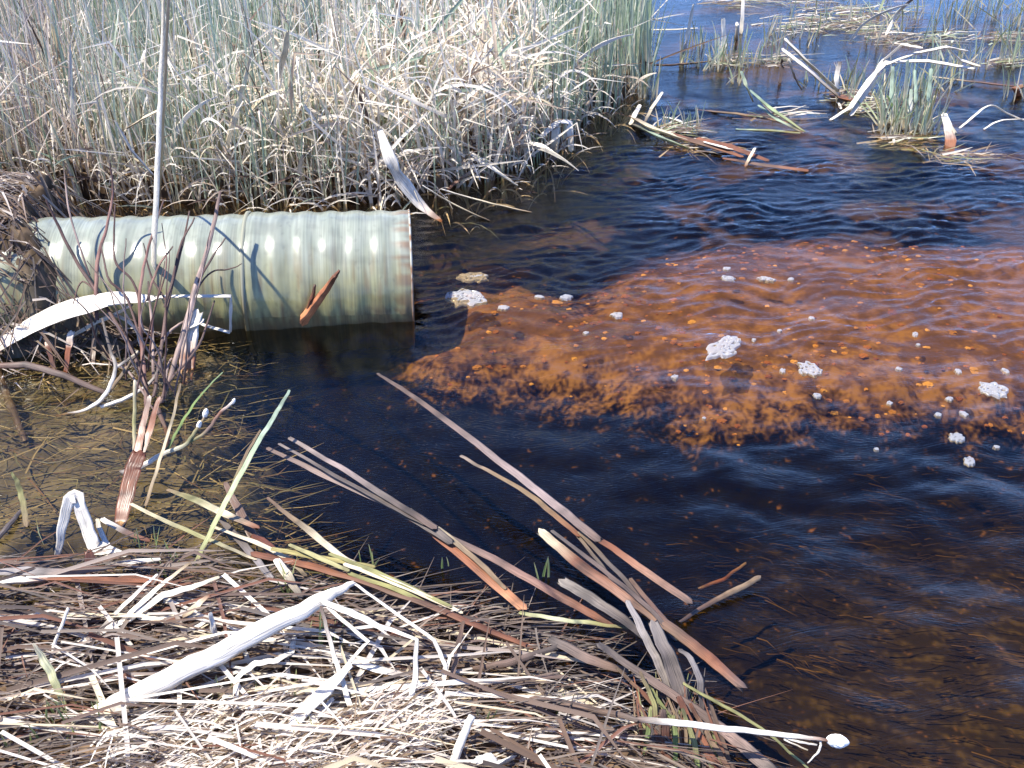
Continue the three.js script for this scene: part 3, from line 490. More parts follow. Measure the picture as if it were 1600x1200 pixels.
one('reed_leaf', 'leaf', 'white leaf lying level behind the hanging leaves of the big stalk', [[478, 1082, 0.05], [560, 1080, 0.055], [640, 1072, 0.06], [740, 1066, 0.055], [830, 1060, 0.05], [885, 1058, 0.045]], [8, 12, 10, 12, 10, 8], [WHT, WHT, WHT, PNK, PNK], LEAF);
one('reed_leaf', 'leaf', 'white leaf rising to the crossing under the big stalk', [[552, 1112, 0.05], [600, 1094, 0.055], [655, 1066, 0.06]], [7, 10, 8], [WHT, WHT, WHT], LEAF);
one('reed_leaf', 'leaf', 'white leaf, broad and ragged, lying under the hanging leaves', [[536, 1030, 0.04], [590, 1048, 0.045], [650, 1060, 0.045]], [14, 20, 12], [WHT, WHT, PNK], LEAF);
one('reed_leaf', 'leaf', 'thin white strip pointing down right from the leaf crossing', [[642, 1078, 0.05], [668, 1122, 0.045], [690, 1162, 0.035]], [6, 8, 5], [WHT, WHT, GRY], LEAF);
one('lone_reed', 'reed', 'short white cut stem at the bottom edge right of the hanging leaves', [[738, 1118, 0.10], [720, 1160, 0.075], [698, 1215, 0.04]], [12, 15, 15], [WHT, WHT, WHT], { ...ROUND, fray: 0.1 });
one('leaf_scrap', 'leaf', 'crumpled white leaf scrap at the bottom edge', [[745, 1192, 0.06], [762, 1188, 0.07], [776, 1196, 0.065], [798, 1186, 0.06]], [24, 34, 30, 22], [WHT, WHT, WHT], { fray: 0.9, flat: 0.25, twist: 0.8, per: 5 });
one('lone_reed', 'reed', 'thin straight tan stem running to the bottom edge behind the cut white stem', [[718, 1066, 0.05], [770, 1122, 0.045], [845, 1212, 0.03]], [6, 8, 7], [PNK, TANC, TANC], ROUND);
one('bent_reed_leaf', 'leaf', 'white leaf bent like a hook under the big stalk', [[368, 1115, 0.03], [370, 1060, 0.07], [400, 1038, 0.08], [430, 1034, 0.07], [455, 1020, 0.05], [468, 970, 0.03]], [9, 10, 14, 14, 10, 6], [WHT, WHT, WHT, WHT], LEAF);
one('reed_leaf', 'leaf', 'small white leaf standing under the middle of the big stalk', [[380, 1012, 0.05], [388, 1030, 0.04], [398, 1060, 0.025]], [6, 8, 5], [WHT, WHT, WHT], LEAF);
one('reed_leaf', 'leaf', 'white level leaf on the matted straw below the hook shaped one', [[380, 1078, 0.035], [430, 1080, 0.04], [482, 1078, 0.04]], [9, 14, 8], [WHT, WHT, WHT], LEAF);

// left foreground
several('reed_stalk', 'reed', 'pale greyish reed with three long leaves spread to the right in the left litter', [
  ['stalk', [[72, 1030, 0.02], [120, 1008, 0.03], [165, 985, 0.04], [205, 968, 0.045]], [9, 13, 15, 14], [GRY, WHT, WHT, WHT], {}],
  ['long_leaf', [[200, 970, 0.045], [255, 930, 0.06], [300, 918, 0.065], [342, 902, 0.07]], [12, 12, 9, 5], [WHT, WHT, WHT, CRM], {}],
  ['long_leaf', [[190, 972, 0.045], [230, 935, 0.06], [262, 906, 0.07], [298, 880, 0.075]], [10, 12, 9, 5], [WHT, WHT, CRM, TANC], {}],
  ['long_leaf', [[157, 984, 0.04], [200, 940, 0.06], [246, 898, 0.08]], [8, 10, 5], [GRY, WHT, WHT], {}],
  ['long_leaf', [[215, 964, 0.04], [250, 970, 0.04], [285, 960, 0.04]], [8, 12, 6], [WHT, WHT, CRM], {}]]);
one('lone_reed', 'reed', 'thin white stem standing in the left litter', [[76, 1048, 0.02], [84, 1010, 0.05], [107, 950, 0.1]], [5, 6, 5], [GRY, WHT, WHT], ROUND);
one('bent_reed_leaf', 'leaf', 'grey white forked leaf end upright left of the big stalk', [[340, 1008, 0.03], [334, 985, 0.06], [328, 958, 0.09]], [9, 11, 7], [GRY, WHT, WHT], LEAF);
one('reed_stalk', 'reed', 'long level stalk at the left, white at its left end and rusty beyond', [[-40, 918, 0.03], [25, 908, 0.04], [80, 905, 0.04], [200, 909, 0.035], [290, 914, 0.03], [370, 920, 0.03]], [16, 20, 16, 15, 12, 8], [WHT, WHT, ORG, ORG, RST, PNK], { flat: 0.5 });
one('reed_leaf', 'leaf', 'grey leaf lying level above the white and rusty stalk', [[-30, 898, 0.04], [40, 893, 0.045], [110, 896, 0.045], [180, 886, 0.04]], [12, 17, 14, 6], [GRY, [0.34, 0.306, 0.286], PNK, GRY], LEAF);
one('reed_leaf', 'leaf', 'white level strip at the foot of the peaked leaf', [[165, 884, 0.03], [205, 878, 0.035], [250, 874, 0.03]], [6, 9, 5], [GRY, WHT, WHT], LEAF);
one('reed_leaf', 'leaf', 'brown wet leaf standing under the peaked leaf', [[150, 918, 0.0], [144, 890, 0.02], [138, 862, 0.045]], [20, 20, 12], [BRN, BRK, RST], WET);
one('reed_stalk', 'reed', 'broad rust red wet leaf sunk in the left litter', [[-30, 992, 0.005], [50, 985, 0.01], [130, 972, 0.012], [185, 960, 0.01]], [20, 26, 22, 12], [RST, RST, BRN, RST], WET);
one('reed_leaf', 'leaf', 'pinkish leaf lying low at the left edge', [[-30, 1052, 0.02], [30, 1046, 0.025], [100, 1044, 0.02]], [10, 14, 8], [PNK, PNK, GRY], LEAF);
one('grass_blade', 'grass', 'pale yellow green leaf standing upright at the lower left', [[104, 1110, 0.03], [88, 1070, 0.06], [70, 1035, 0.09], [52, 1006, 0.12]], [7, 11, 13, 4], [YGR, [0.62, 0.6, 0.3], [0.65, 0.62, 0.36], CRM], SOFT);
one('lone_reed', 'reed', 'grey brown stem running up right under the big stalk', [[110, 1065, 0.02], [170, 1040, 0.025], [265, 1018, 0.03]], [7, 9, 6], [BRN, GRY, GRY], ROUND);
one('reed_leaf', 'leaf', 'grey white leaf rising to the forked leaf end', [[262, 1000, 0.03], [300, 982, 0.04], [332, 966, 0.05]], [6, 9, 6], [GRY, WHT, WHT], LEAF);
one('reed_leaf', 'leaf', 'tan leaf tip between the spread leaves and the big stalk', [[288, 965, 0.05], [310, 945, 0.06], [328, 930, 0.065]], [10, 13, 6], [TANC, CRM, ORG], LEAF);
one('reed_leaf', 'leaf', 'brown straight leaf crossing the litter right of the hanging leaves', [[705, 1065, 0.05], [712, 1030, 0.055], [724, 972, 0.06]], [8, 9, 6], [PNK, PNK, BRN], LEAF);
one('reed_stalk', 'reed', 'brown level stalk behind the white level leaf', [[740, 1045, 0.04], [800, 1035, 0.045], [870, 1010, 0.05]], [9, 12, 9], [BRN, PNK, GRY], ROUND);
one('reed_stalk', 'reed', 'dark brown stalk sloping to the budded stalk', [[800, 1088, 0.05], [870, 1098, 0.055], [940, 1112, 0.06], [1005, 1126, 0.07]], [10, 14, 12, 8], [BRN, PNK, BRN, GRY], ROUND);
one('reed_stalk', 'reed', 'grey brown stalk sloping under the steep leaves', [[860, 1000, 0.05], [920, 1030, 0.055], [980, 1050, 0.05]], [14, 18, 10], [GRY, PNK, BRN], LEAF);
one('twig', 'twig', 'grey twig curving in the litter below the dark brown stalk', [[870, 1180, 0.03], [905, 1150, 0.045], [930, 1120, 0.05]], [7, 8, 6], [GRY, PNK, GRY], { ...ROUND, ...SOFT });
one('twig', 'twig', 'light twig curving at the bottom edge left of the clump', [[880, 1200, 0.03], [930, 1180, 0.04], [985, 1155, 0.05]], [6, 7, 5], [WHT, WHT, GRY], { ...ROUND, ...SOFT });

// front edge of the reed bank
one('reed_leaf', 'leaf', 'broadest white leaf drooping from the reed bank down to the water', [[594, 205, 0.27], [610, 245, 0.2], [632, 285, 0.11], [660, 322, 0.03], [690, 346, -0.005]], [10, 22, 23, 14, 5], [WHT, WHT, WHT, ORG], { ...SOFT, turn: 0, twist: 0, up: V(-0.5, 0.8, 0.3) });
one('reed_leaf', 'leaf', 'white leaf drooping low over the water right of the broadest one', [[735, 240, 0.1], [765, 262, 0.06], [808, 290, 0.01]], [12, 15, 6], [WHT, WHT, CRM], SOFT);
one('reed_leaf', 'leaf', 'pinkish leaf pointing back towards the bank below the drooping white leaf', [[745, 265, 0.06], [720, 280, 0.04], [700, 296, 0.02]], [8, 9, 5], [WHT, PNK, RST], LEAF);
one('bent_reed_leaf', 'leaf', 'white leaf bent down sharply at the right corner of the bank', [[845, 215, 0.09], [872, 190, 0.13], [890, 192, 0.12], [893, 235, 0.02]], [8, 12, 12, 9], [WHT, WHT, WHT, CRM], LEAF);
one('bent_reed_leaf', 'leaf', 'broad cream leaf hanging straight down at the right corner of the bank', [[868, 195, 0.12], [868, 222, 0.06], [866, 250, 0.0]], [10, 16, 12], [WHT, CRM, PNK], LEAF);
one('reed_leaf', 'leaf', 'long straight white leaf slanting across the right of the reed bank', [[664, 200, 0.2], [710, 145, 0.3], [770, 75, 0.45]], [8, 10, 8], [WHT, WHT, WHT], LEAF);
one('reed_leaf', 'leaf', 'cream flat leaf hanging in the middle of the reed bank', [[450, 50, 0.6], [446, 85, 0.52], [436, 122, 0.42]], [7, 14, 8], [CRM, CRM, WHT], LEAF);
one('reed_leaf', 'leaf', 'white leaf falling diagonally left of the tall cream stem', [[180, 190, 0.34], [205, 235, 0.24], [238, 272, 0.15]], [7, 10, 6], [WHT, WHT, WHT], LEAF);
one('reed_leaf', 'leaf', 'tan leaf slanting up to the tall cream stem', [[200, 200, 0.36], [225, 185, 0.4], [256, 168, 0.44]], [6, 9, 6], [TANC, CRM, CRM], LEAF);
one('reed_leaf', 'leaf', 'narrow white leaf dropping into the shade left of the broadest one', [[560, 165, 0.32], [570, 215, 0.2], [572, 260, 0.1], [578, 312, 0.0]], [5, 8, 8, 5], [WHT, WHT, CRM, CRM], LEAF);
one('reed_leaf', 'leaf', 'white leaf lying level at the right end of the bank', [[800, 150, 0.22], [840, 152, 0.2], [885, 150, 0.17]], [8, 11, 8], [WHT, WHT, WHT], LEAF);
for (const [pts, what] of [
  [[[480, 235, 0.13], [500, 275, 0.06], [545, 308, 0.0]], 'thin arched straw dipping into the water left of the broadest white leaf'],
  [[[425, 235, 0.13], [455, 280, 0.05], [505, 304, 0.0]], 'thin arched straw dipping into the water behind the middle of the pipe'],
  [[[605, 285, 0.09], [625, 305, 0.04], [640, 318, 0.005]], 'short straw dipping beside the broadest white leaf above the pipe mouth'],
  [[[660, 290, 0.1], [710, 320, 0.03], [765, 345, 0.0]], 'brown straw trailing on the water right of the pipe mouth'],
  [[[690, 296, 0.08], [760, 316, 0.02], [830, 332, 0.0]], 'longest brown straw trailing on the water off the bank'],
  [[[330, 255, 0.1], [345, 278, 0.05], [372, 285, 0.03]], 'curled white straw low on the bank above the pipe'],
]) one('straw', 'grass', what, pts, [5, 6, 4], [WHT, CRM, TANC], SOFT);

// back right: fallen rushes and what drifts round them
several('fallen_rush', 'rush', 'pale fallen rush leaves leaning down to a brown tussock at the back right', [
  ['leaf_strip', [[1226, 62, 0.24], [1262, 98, 0.16], [1308, 142, 0.05]], [10, 12, 12], [WHT, CRM, CRM], {}],
  ['leaf_strip', [[1222, 78, 0.22], [1255, 104, 0.16], [1308, 150, 0.04]], [9, 11, 10], [WHT, WHT, TANC], {}],
  ['leaf_strip', [[1312, 98, 0.14], [1306, 125, 0.09], [1308, 160, 0.0]], [6, 9, 11], [GRY, WHT, CRM], {}],
  ['leaf_strip', [[1232, 95, 0.15], [1242, 122, 0.07], [1252, 140, 0.02]], [8, 8, 6], [WHT, PNK, TANC], {}],
  ['brown_butt', [[1300, 150, 0.01], [1325, 156, 0.02], [1345, 164, 0.0]], [16, 20, 10], [BRN, ORG, RST], {}]]);
several('pale_tussock', 'rush', 'bleached arching rush tussock with broken tops at the back right', [
  ['leaf_strip', [[1298, 188, 0.0], [1330, 168, 0.05], [1358, 125, 0.15], [1385, 98, 0.22], [1450, 96, 0.22], [1520, 108, 0.2]], [7, 9, 9, 10, 11, 8], [WHT, WHT, WHT, WHT], {}],
  ['leaf_strip', [[1330, 180, 0.02], [1360, 135, 0.12], [1380, 95, 0.22], [1410, 70, 0.3], [1440, 76, 0.3]], [7, 9, 9, 9, 7], [WHT, WHT, WHT], {}],
  ['leaf_strip', [[1385, 102, 0.22], [1430, 84, 0.27], [1480, 74, 0.3], [1510, 80, 0.27]], [8, 10, 10, 7], [WHT, WHT, WHT], {}],
  ['leaf_strip', [[1478, 72, 0.3], [1500, 95, 0.24], [1530, 104, 0.22]], [8, 10, 8], [WHT, WHT, CRM], {}],
  ['leaf_strip', [[1345, 175, 0.02], [1380, 158, 0.07], [1400, 148, 0.1]], [5, 7, 5], [WHT, GRY, WHT], {}],
  ['leaf_strip', [[1420, 195, 0.0], [1450, 190, 0.03], [1475, 178, 0.06]], [7, 8, 6], [WHT, WHT, PNK], {}],
  ['leaf_strip', [[1394, 200, 0.0], [1392, 160, 0.1], [1395, 105, 0.22]], [6, 7, 5], [CRM, GGR, GGR], {}],
  ['leaf_strip', [[1412, 202, 0.0], [1414, 155, 0.12], [1418, 95, 0.27]], [6, 7, 5], [CRM, CRM, GGR], {}],
  ['leaf_strip', [[1430, 202, 0.0], [1432, 160, 0.12], [1430, 110, 0.23]], [6, 7, 5], [WHT, GGR, GGR], {}],
  ['leaf_strip', [[1446, 198, 0.0], [1450, 155, 0.12], [1455, 108, 0.23]], [6, 7, 5], [CRM, GGR, GGR], {}],
  ['leaf_strip', [[1384, 196, 0.0], [1378, 170, 0.06], [1366, 140, 0.13]], [6, 7, 4], [CRM, YGR, GGR], {}],
  ['leaf_strip', [[1404, 203, 0.0], [1398, 175, 0.07], [1386, 150, 0.13]], [6, 7, 4], [YGR, GRN, GRN], {}],
  ['leaf_strip', [[1438, 204, 0.0], [1444, 180, 0.06], [1462, 150, 0.13]], [6, 7, 4], [WHT, CRM, CRM], {}],
  ['leaf_strip', [[1422, 205, 0.0], [1421, 175, 0.08], [1424, 140, 0.16]], [7, 8, 5], [WHT, WHT, GGR], {}]]);
one('bent_reed_leaf', 'leaf', 'white leaf stub with a rusty foot in the water right of the pale tussock', [[1482, 250, -0.04], [1485, 222, 0.0], [1480, 196, 0.05], [1474, 176, 0.09], [1494, 208, 0.03]], [12, 17, 13, 9, 9], [BRN, ORG, WHT, WHT, CRM], LEAF);
one('straw', 'grass', 'thin white straw arching down to the water near the right edge', [[1500, 200, 0.0], [1522, 182, 0.04], [1548, 165, 0.08], [1575, 178, 0.05], [1612, 194, 0.02]], [4, 5, 6, 6, 5], [WHT, WHT, WHT], SOFT);
one('straw', 'grass', 'thin white straw low at the right edge beneath the arching one', [[1538, 202, 0.0], [1560, 190, 0.03], [1612, 186, 0.03]], [4, 5, 5], [WHT, WHT, WHT], SOFT);
one('straw', 'grass', 'white arched straw high at the back, left one of two', [[1328, 66, 0.02], [1350, 38, 0.12], [1390, 16, 0.2], [1418, 8, 0.22]], [6, 8, 9, 6], [WHT, WHT, WHT], SOFT);
one('straw', 'grass', 'white arched straw high at the back, right one of two', [[1385, 55, 0.02], [1400, 25, 0.12], [1425, 0, 0.22]], [6, 7, 6], [WHT, WHT, PNK], SOFT);
several('green_rush', 'rush', 'two green rush leaves leaning over the open water at the back', [
  ['leaf_strip', [[1158, 112, 0.2], [1166, 135, 0.15], [1176, 158, 0.09]], [5, 8, 6], [GGR, [0.5, 0.52, 0.3], TANC], {}],
  ['leaf_strip', [[1172, 142, 0.13], [1200, 168, 0.07], [1258, 207, 0.0]], [6, 11, 7], [GGR, [0.42, 0.5, 0.25], YGR], {}],
  ['leaf_strip', [[1185, 165, 0.06], [1215, 188, 0.03], [1255, 208, 0.0]], [5, 8, 6], [GGR, GGR, TANC], {}]]);
several('drift_raft', 'debris', 'raft of drifted straw and brown stalks off the reed corner', [
  ['straw', [[985, 182, 0.02], [1015, 200, 0.03], [1055, 214, 0.02], [1100, 228, 0.01]], [8, 16, 14, 8], [BRN, CRM, CRM, TANC], {}],
  ['straw', [[990, 195, 0.01], [1030, 215, 0.02], [1075, 232, 0.01]], [8, 14, 8], [GRY, GGR, YGR], {}],
  ['straw', [[1000, 165, 0.06], [992, 180, 0.03], [985, 195, 0.01]], [6, 8, 6], [WHT, WHT, CRM], {}],
  ['straw', [[1035, 145, 0.1], [1018, 170, 0.05], [1008, 190, 0.01]], [5, 6, 4], [WHT, CRM, GRY], {}],
  ['brown_stalk', [[1090, 218, 0.02], [1140, 230, 0.03], [1200, 252, 0.015]], [10, 13, 8], [ORG, RST, RST], {}],
  ['brown_stalk', [[1130, 248, 0.005], [1190, 258, 0.01], [1262, 267, 0.005]], [6, 8, 6], [RST, PNK, ORG], {}],
  ['brown_stalk', [[1100, 222, 0.03], [1135, 232, 0.03], [1180, 238, 0.02]], [5, 8, 6], [WHT, WHT, PNK], {}],
  ['brown_stalk', [[1165, 260, 0.0], [1172, 245, 0.03], [1180, 232, 0.05]], [5, 6, 4], [RST, CRM, WHT], {}],
  ['brown_stalk', [[1045, 210, 0.02], [1100, 226, 0.02], [1160, 246, 0.015]], [10, 14, 8], [RST, BRN, ORG], {}]]);
one('reed_leaf', 'leaf', 'white leaf afloat beside the drifted raft', [[1038, 184, 0.01], [1060, 190, 0.015], [1086, 204, 0.005]], [9, 12, 6], [WHT, WHT, GGR], LEAF);
for (const [pts, w, col, what] of [
  [[[1068, 92, 0.0], [1075, 55, 0.12], [1084, 8, 0.27]], 9, [GRY, WHT, WHT], 'white snapped reed standing alone at the left of the back water'],
  [[[1130, 98, 0.0], [1131, 70, 0.08], [1130, 30, 0.2]], 9, [TANC, WHT, WHT], 'white reed stub standing, middle one of the back water'],
  [[[1150, 62, 0.0], [1152, 40, 0.08], [1151, 35, 0.09]], 6, [TANC, WHT, WHT], 'smallest white reed stub in the back water'],
  [[[1158, 52, 0.0], [1160, 20, 0.1], [1162, -30, 0.25]], 6, [CRM, WHT, WHT], 'slim white reed reaching past the top edge at the back'],
  [[[1218, 130, 0.0], [1222, 105, 0.05], [1222, 92, 0.09]], 6, [DRK, DRK, DRK], 'dark thin stub standing left of the fallen rush'],
  [[[1590, 150, 0.0], [1585, 138, 0.04], [1602, 132, 0.05]], 12, [RST, ORG, TANC], 'rusty stub at the right edge of the back water'],
]) one('lone_reed', 'reed', what, pts, [w, w, w * 0.7], col, LEAF);
for (const [pts, w, col, what] of [
  [[[1090, 172, 0], [1150, 178, 0.005], [1230, 192, 0]], 7, [PNK, TANC, ORG], 'tan straw afloat left of the leaning green rush'],
  [[[1455, 120, 0.01], [1520, 128, 0.01], [1612, 138, 0.005]], 6, [CRM, PNK, RST], 'long pinkish straw afloat right of the pale tussock'],
  [[[1000, 102, 0.01], [1050, 102, 0.015], [1110, 96, 0.01]], 7, [RST, BRN, TANC], 'brown straw afloat at the foot of the snapped white reed'],
  [[[1150, 202, 0], [1200, 204, 0.005], [1250, 208, 0]], 6, [GGR, YGR, GGR], 'green straw afloat under the leaning green rush'],
  [[[1000, 46, 0.01], [1045, 47, 0.01], [1090, 44, 0.01]], 4, [WHT, CRM, WHT], 'thin white straw afloat by the reed corner at the back'],
]) one('straw', 'grass', what, pts, [w * 0.6, w, w * 0.6], col, { flat: 0.4 });

// ------------------------------------------------------------------ foam on the current
function foam(u, v, wu, wv, turn, label, group, h = 0) {
  const c = P(u, v, 0.001), m = mpp(c), el = Math.atan2(EYE, Math.hypot(c.x, c.z)), rx = wu * m / 2, rz = wv * m / 2 / Math.sin(el), b = new Batch(), na = 44, nr = Math.max(6, Math.round(rx / 0.0018)), s = R() * 90;
  for (let i = 0; i <= nr; i++) for (let j = 0; j <= na; j++) {
    const t = i / nr, a = j / na * 2 * Math.PI, e = 1 + 0.26 * n2(Math.cos(a) * 1.2 + s, Math.sin(a) * 1.2) + 0.08 * n2b(Math.cos(a) * 4 + s, Math.sin(a) * 4), x0 = Math.cos(a) * t * rx * e, z0 = Math.sin(a) * t * rz * e;
    const x = x0 * Math.cos(turn) - z0 * Math.sin(turn), z = x0 * Math.sin(turn) + z0 * Math.cos(turn);
    const cell = 1 - Math.abs(n2(x * 100 + s, z * 100)), cell2 = 1 - Math.abs(n2b(x * 320 + s, z * 320)), hole = sstep(0.45, 0.75, n2(x * 75 + s, z * 75 + 4));
    const hh = Math.min(1, rx / 0.03), y = (0.0011 * hh * Math.sqrt(1 - t * t * 0.999) + 0.0008 * hh * cell * (1 - t) + 0.0004 * hh * cell2 - 0.0125 * hole * (rx > 0.02 ? 1 : 0)) * (i === nr ? 0 : 1) - (i === nr ? 0.006 : 0);
    b.v(V(x, y, z), mix3([0.66, 0.66, 0.67], [0.22, 0.20, 0.18], hole * 0.8), 0, 0);
  }
  for (let i = 0; i < nr; i++) for (let j = 0; j < na; j++) { const q = i * (na + 1) + j, k = q + na + 1; b.i.push(q, q + 1, k, q + 1, k + 1, k); }
  const o = b.mesh(foamMat); o.position.set(c.x, waterY(c.x, c.z) + 0.0015, c.z); return top(o, 'foam_patch', label, 'foam', group);
}
const foamMat = new THREE.MeshPhysicalMaterial({ vertexColors: true, side: THREE.DoubleSide, roughness: 0.52, transmission: 0.72, thickness: 0 });
foam(729, 465, 64, 26, 0.25, 'long white foam patch nearest the pipe mouth');
foam(739, 430, 46, 13, 0.05, 'thin grey foam streak behind the foam patch nearest the pipe');
foam(1131, 547, 42, 42, 0.7, 'largest round foam patch in the middle of the orange shallows');
foam(1265, 575, 38, 20, 0.1, 'oval foam patch right of the largest round one');
foam(1551, 610, 44, 21, 0.35, 'oval foam patch at the right edge of the orange shallows');
foam(1495, 683, 22, 14, 0.4, 'small foam patch in the dark water below the right edge oval');
foam(1516, 718, 18, 13, 0.2, 'small foam patch, lowest of those on the right');
for (const [u, v, w, h, where] of [[1278, 616, 16, 9, 'just below the oval patch right of the largest'], [1484, 624, 15, 8, 'left of the oval patch at the right edge'], [1506, 649, 15, 11, 'right one of a pair above the small dark water patch'], [1466, 649, 14, 8, 'left one of a pair above the small dark water patch'],
  [1559, 693, 13, 6, 'rightmost one over the dark water'], [1223, 579, 12, 9, 'just left of the oval patch by the largest'], [1055, 588, 14, 10, 'lower left of the largest round patch'], [787, 483, 24, 10, 'right behind the patch nearest the pipe'], [843, 467, 18, 7, 'left one of two side by side off the pipe mouth'], [885, 468, 24, 9, 'right one of two side by side off the pipe mouth'],
  [964, 491, 26, 10, 'alone between the pipe mouth and the largest patch'], [1138, 436, 28, 8, 'left end of a far row on the orange ripples'], [1198, 436, 34, 9, 'longest in the far row on the orange ripples'], [1236, 437, 12, 6, 'right end of the far row on the orange ripples'], [1136, 420, 16, 6, 'farthest of all, behind the far row'], [1430, 523, 12, 8, 'upper one of a close pair in the right shallows'], [1435, 538, 8, 5, 'lower one of a close pair in the right shallows'],
  [1268, 499, 12, 6, 'alone between the far row and the oval patch'], [1405, 576, 14, 6, 'right of the oval patch near the largest'], [1497, 581, 14, 9, 'above left of the right edge oval'], [1572, 577, 12, 10, 'close to the right edge, above the oval'], [1391, 628, 12, 7, 'on the lower rim of the right shallows'], [1370, 700, 10, 5, 'lowest left one over the dark water'],
  [1218, 518, 9, 5, 'above right of the largest patch'], [1178, 532, 8, 5, 'touching close to the right of the largest patch'], [916, 518, 12, 6, 'middle of the orange shallows, below the pair off the mouth'], [1100, 655, 8, 5, 'on the lowest tip of the orange shallows']])
  foam(u, v, w * 0.8, h * 0.8, rr(-0.4, 0.4), 'tiny foam fleck ' + where, 'foam flecks on the current');

// ------------------------------------------------------------------ masses that nobody could count
const tone = (c, a = 0.18) => { const k = 1 + rr(-a, a); return [c[0] * k, c[1] * k, c[2] * k]; };
function arc(p, lean, dir, len, bend, n = 5) {       // a blade growing from p: starts at `lean` from upright, droops by `bend`
  const out = [p.clone()], q = p.clone(), st = len / n; let a = lean;
  for (let i = 0; i < n; i++) { q.x += Math.cos(dir) * Math.sin(a) * st; q.z += Math.sin(dir) * Math.sin(a) * st; q.y += Math.cos(a) * st; a += bend / n; out.push(q.clone()); }
  return out;
}
function kinked(p, lean, dir, len, fold, at) {      // a broken blade: straight, then snapped over
  const d = V(Math.cos(dir) * Math.sin(lean), Math.cos(lean), Math.sin(dir) * Math.sin(lean)), k = p.clone().addScaledVector(d, len * at), l2 = lean + fold, t = dir + rr(-0.9, 0.9);
  return [p.clone(), p.clone().lerp(k, 0.6).add(V(rr(-0.006, 0.006), 0, rr(-0.006, 0.006))), k, k.clone().addScaledVector(V(Math.cos(t) * Math.sin(l2), Math.cos(l2), Math.sin(t) * Math.sin(l2)), len * (1 - at))];
}
function stuff(b, name, label, m = M.blade) { const o = b.mesh(m); o.name = name; o.userData = { kind: 'stuff', label }; scene.add(o); return o; }
const REED = [[WHT, 10], [[0.76, 0.68, 0.55], 7], [[0.62, 0.50, 0.38], 3], [[0.4, 0.3, 0.23], 1.5], [GGR, 2], [BRN, 1.0]];
const draw = (list) => { let t = R() * list.reduce((s, e) => s + e[1], 0); for (const e of list) if ((t -= e[1]) < 0) return e[0]; return list[0][0]; };
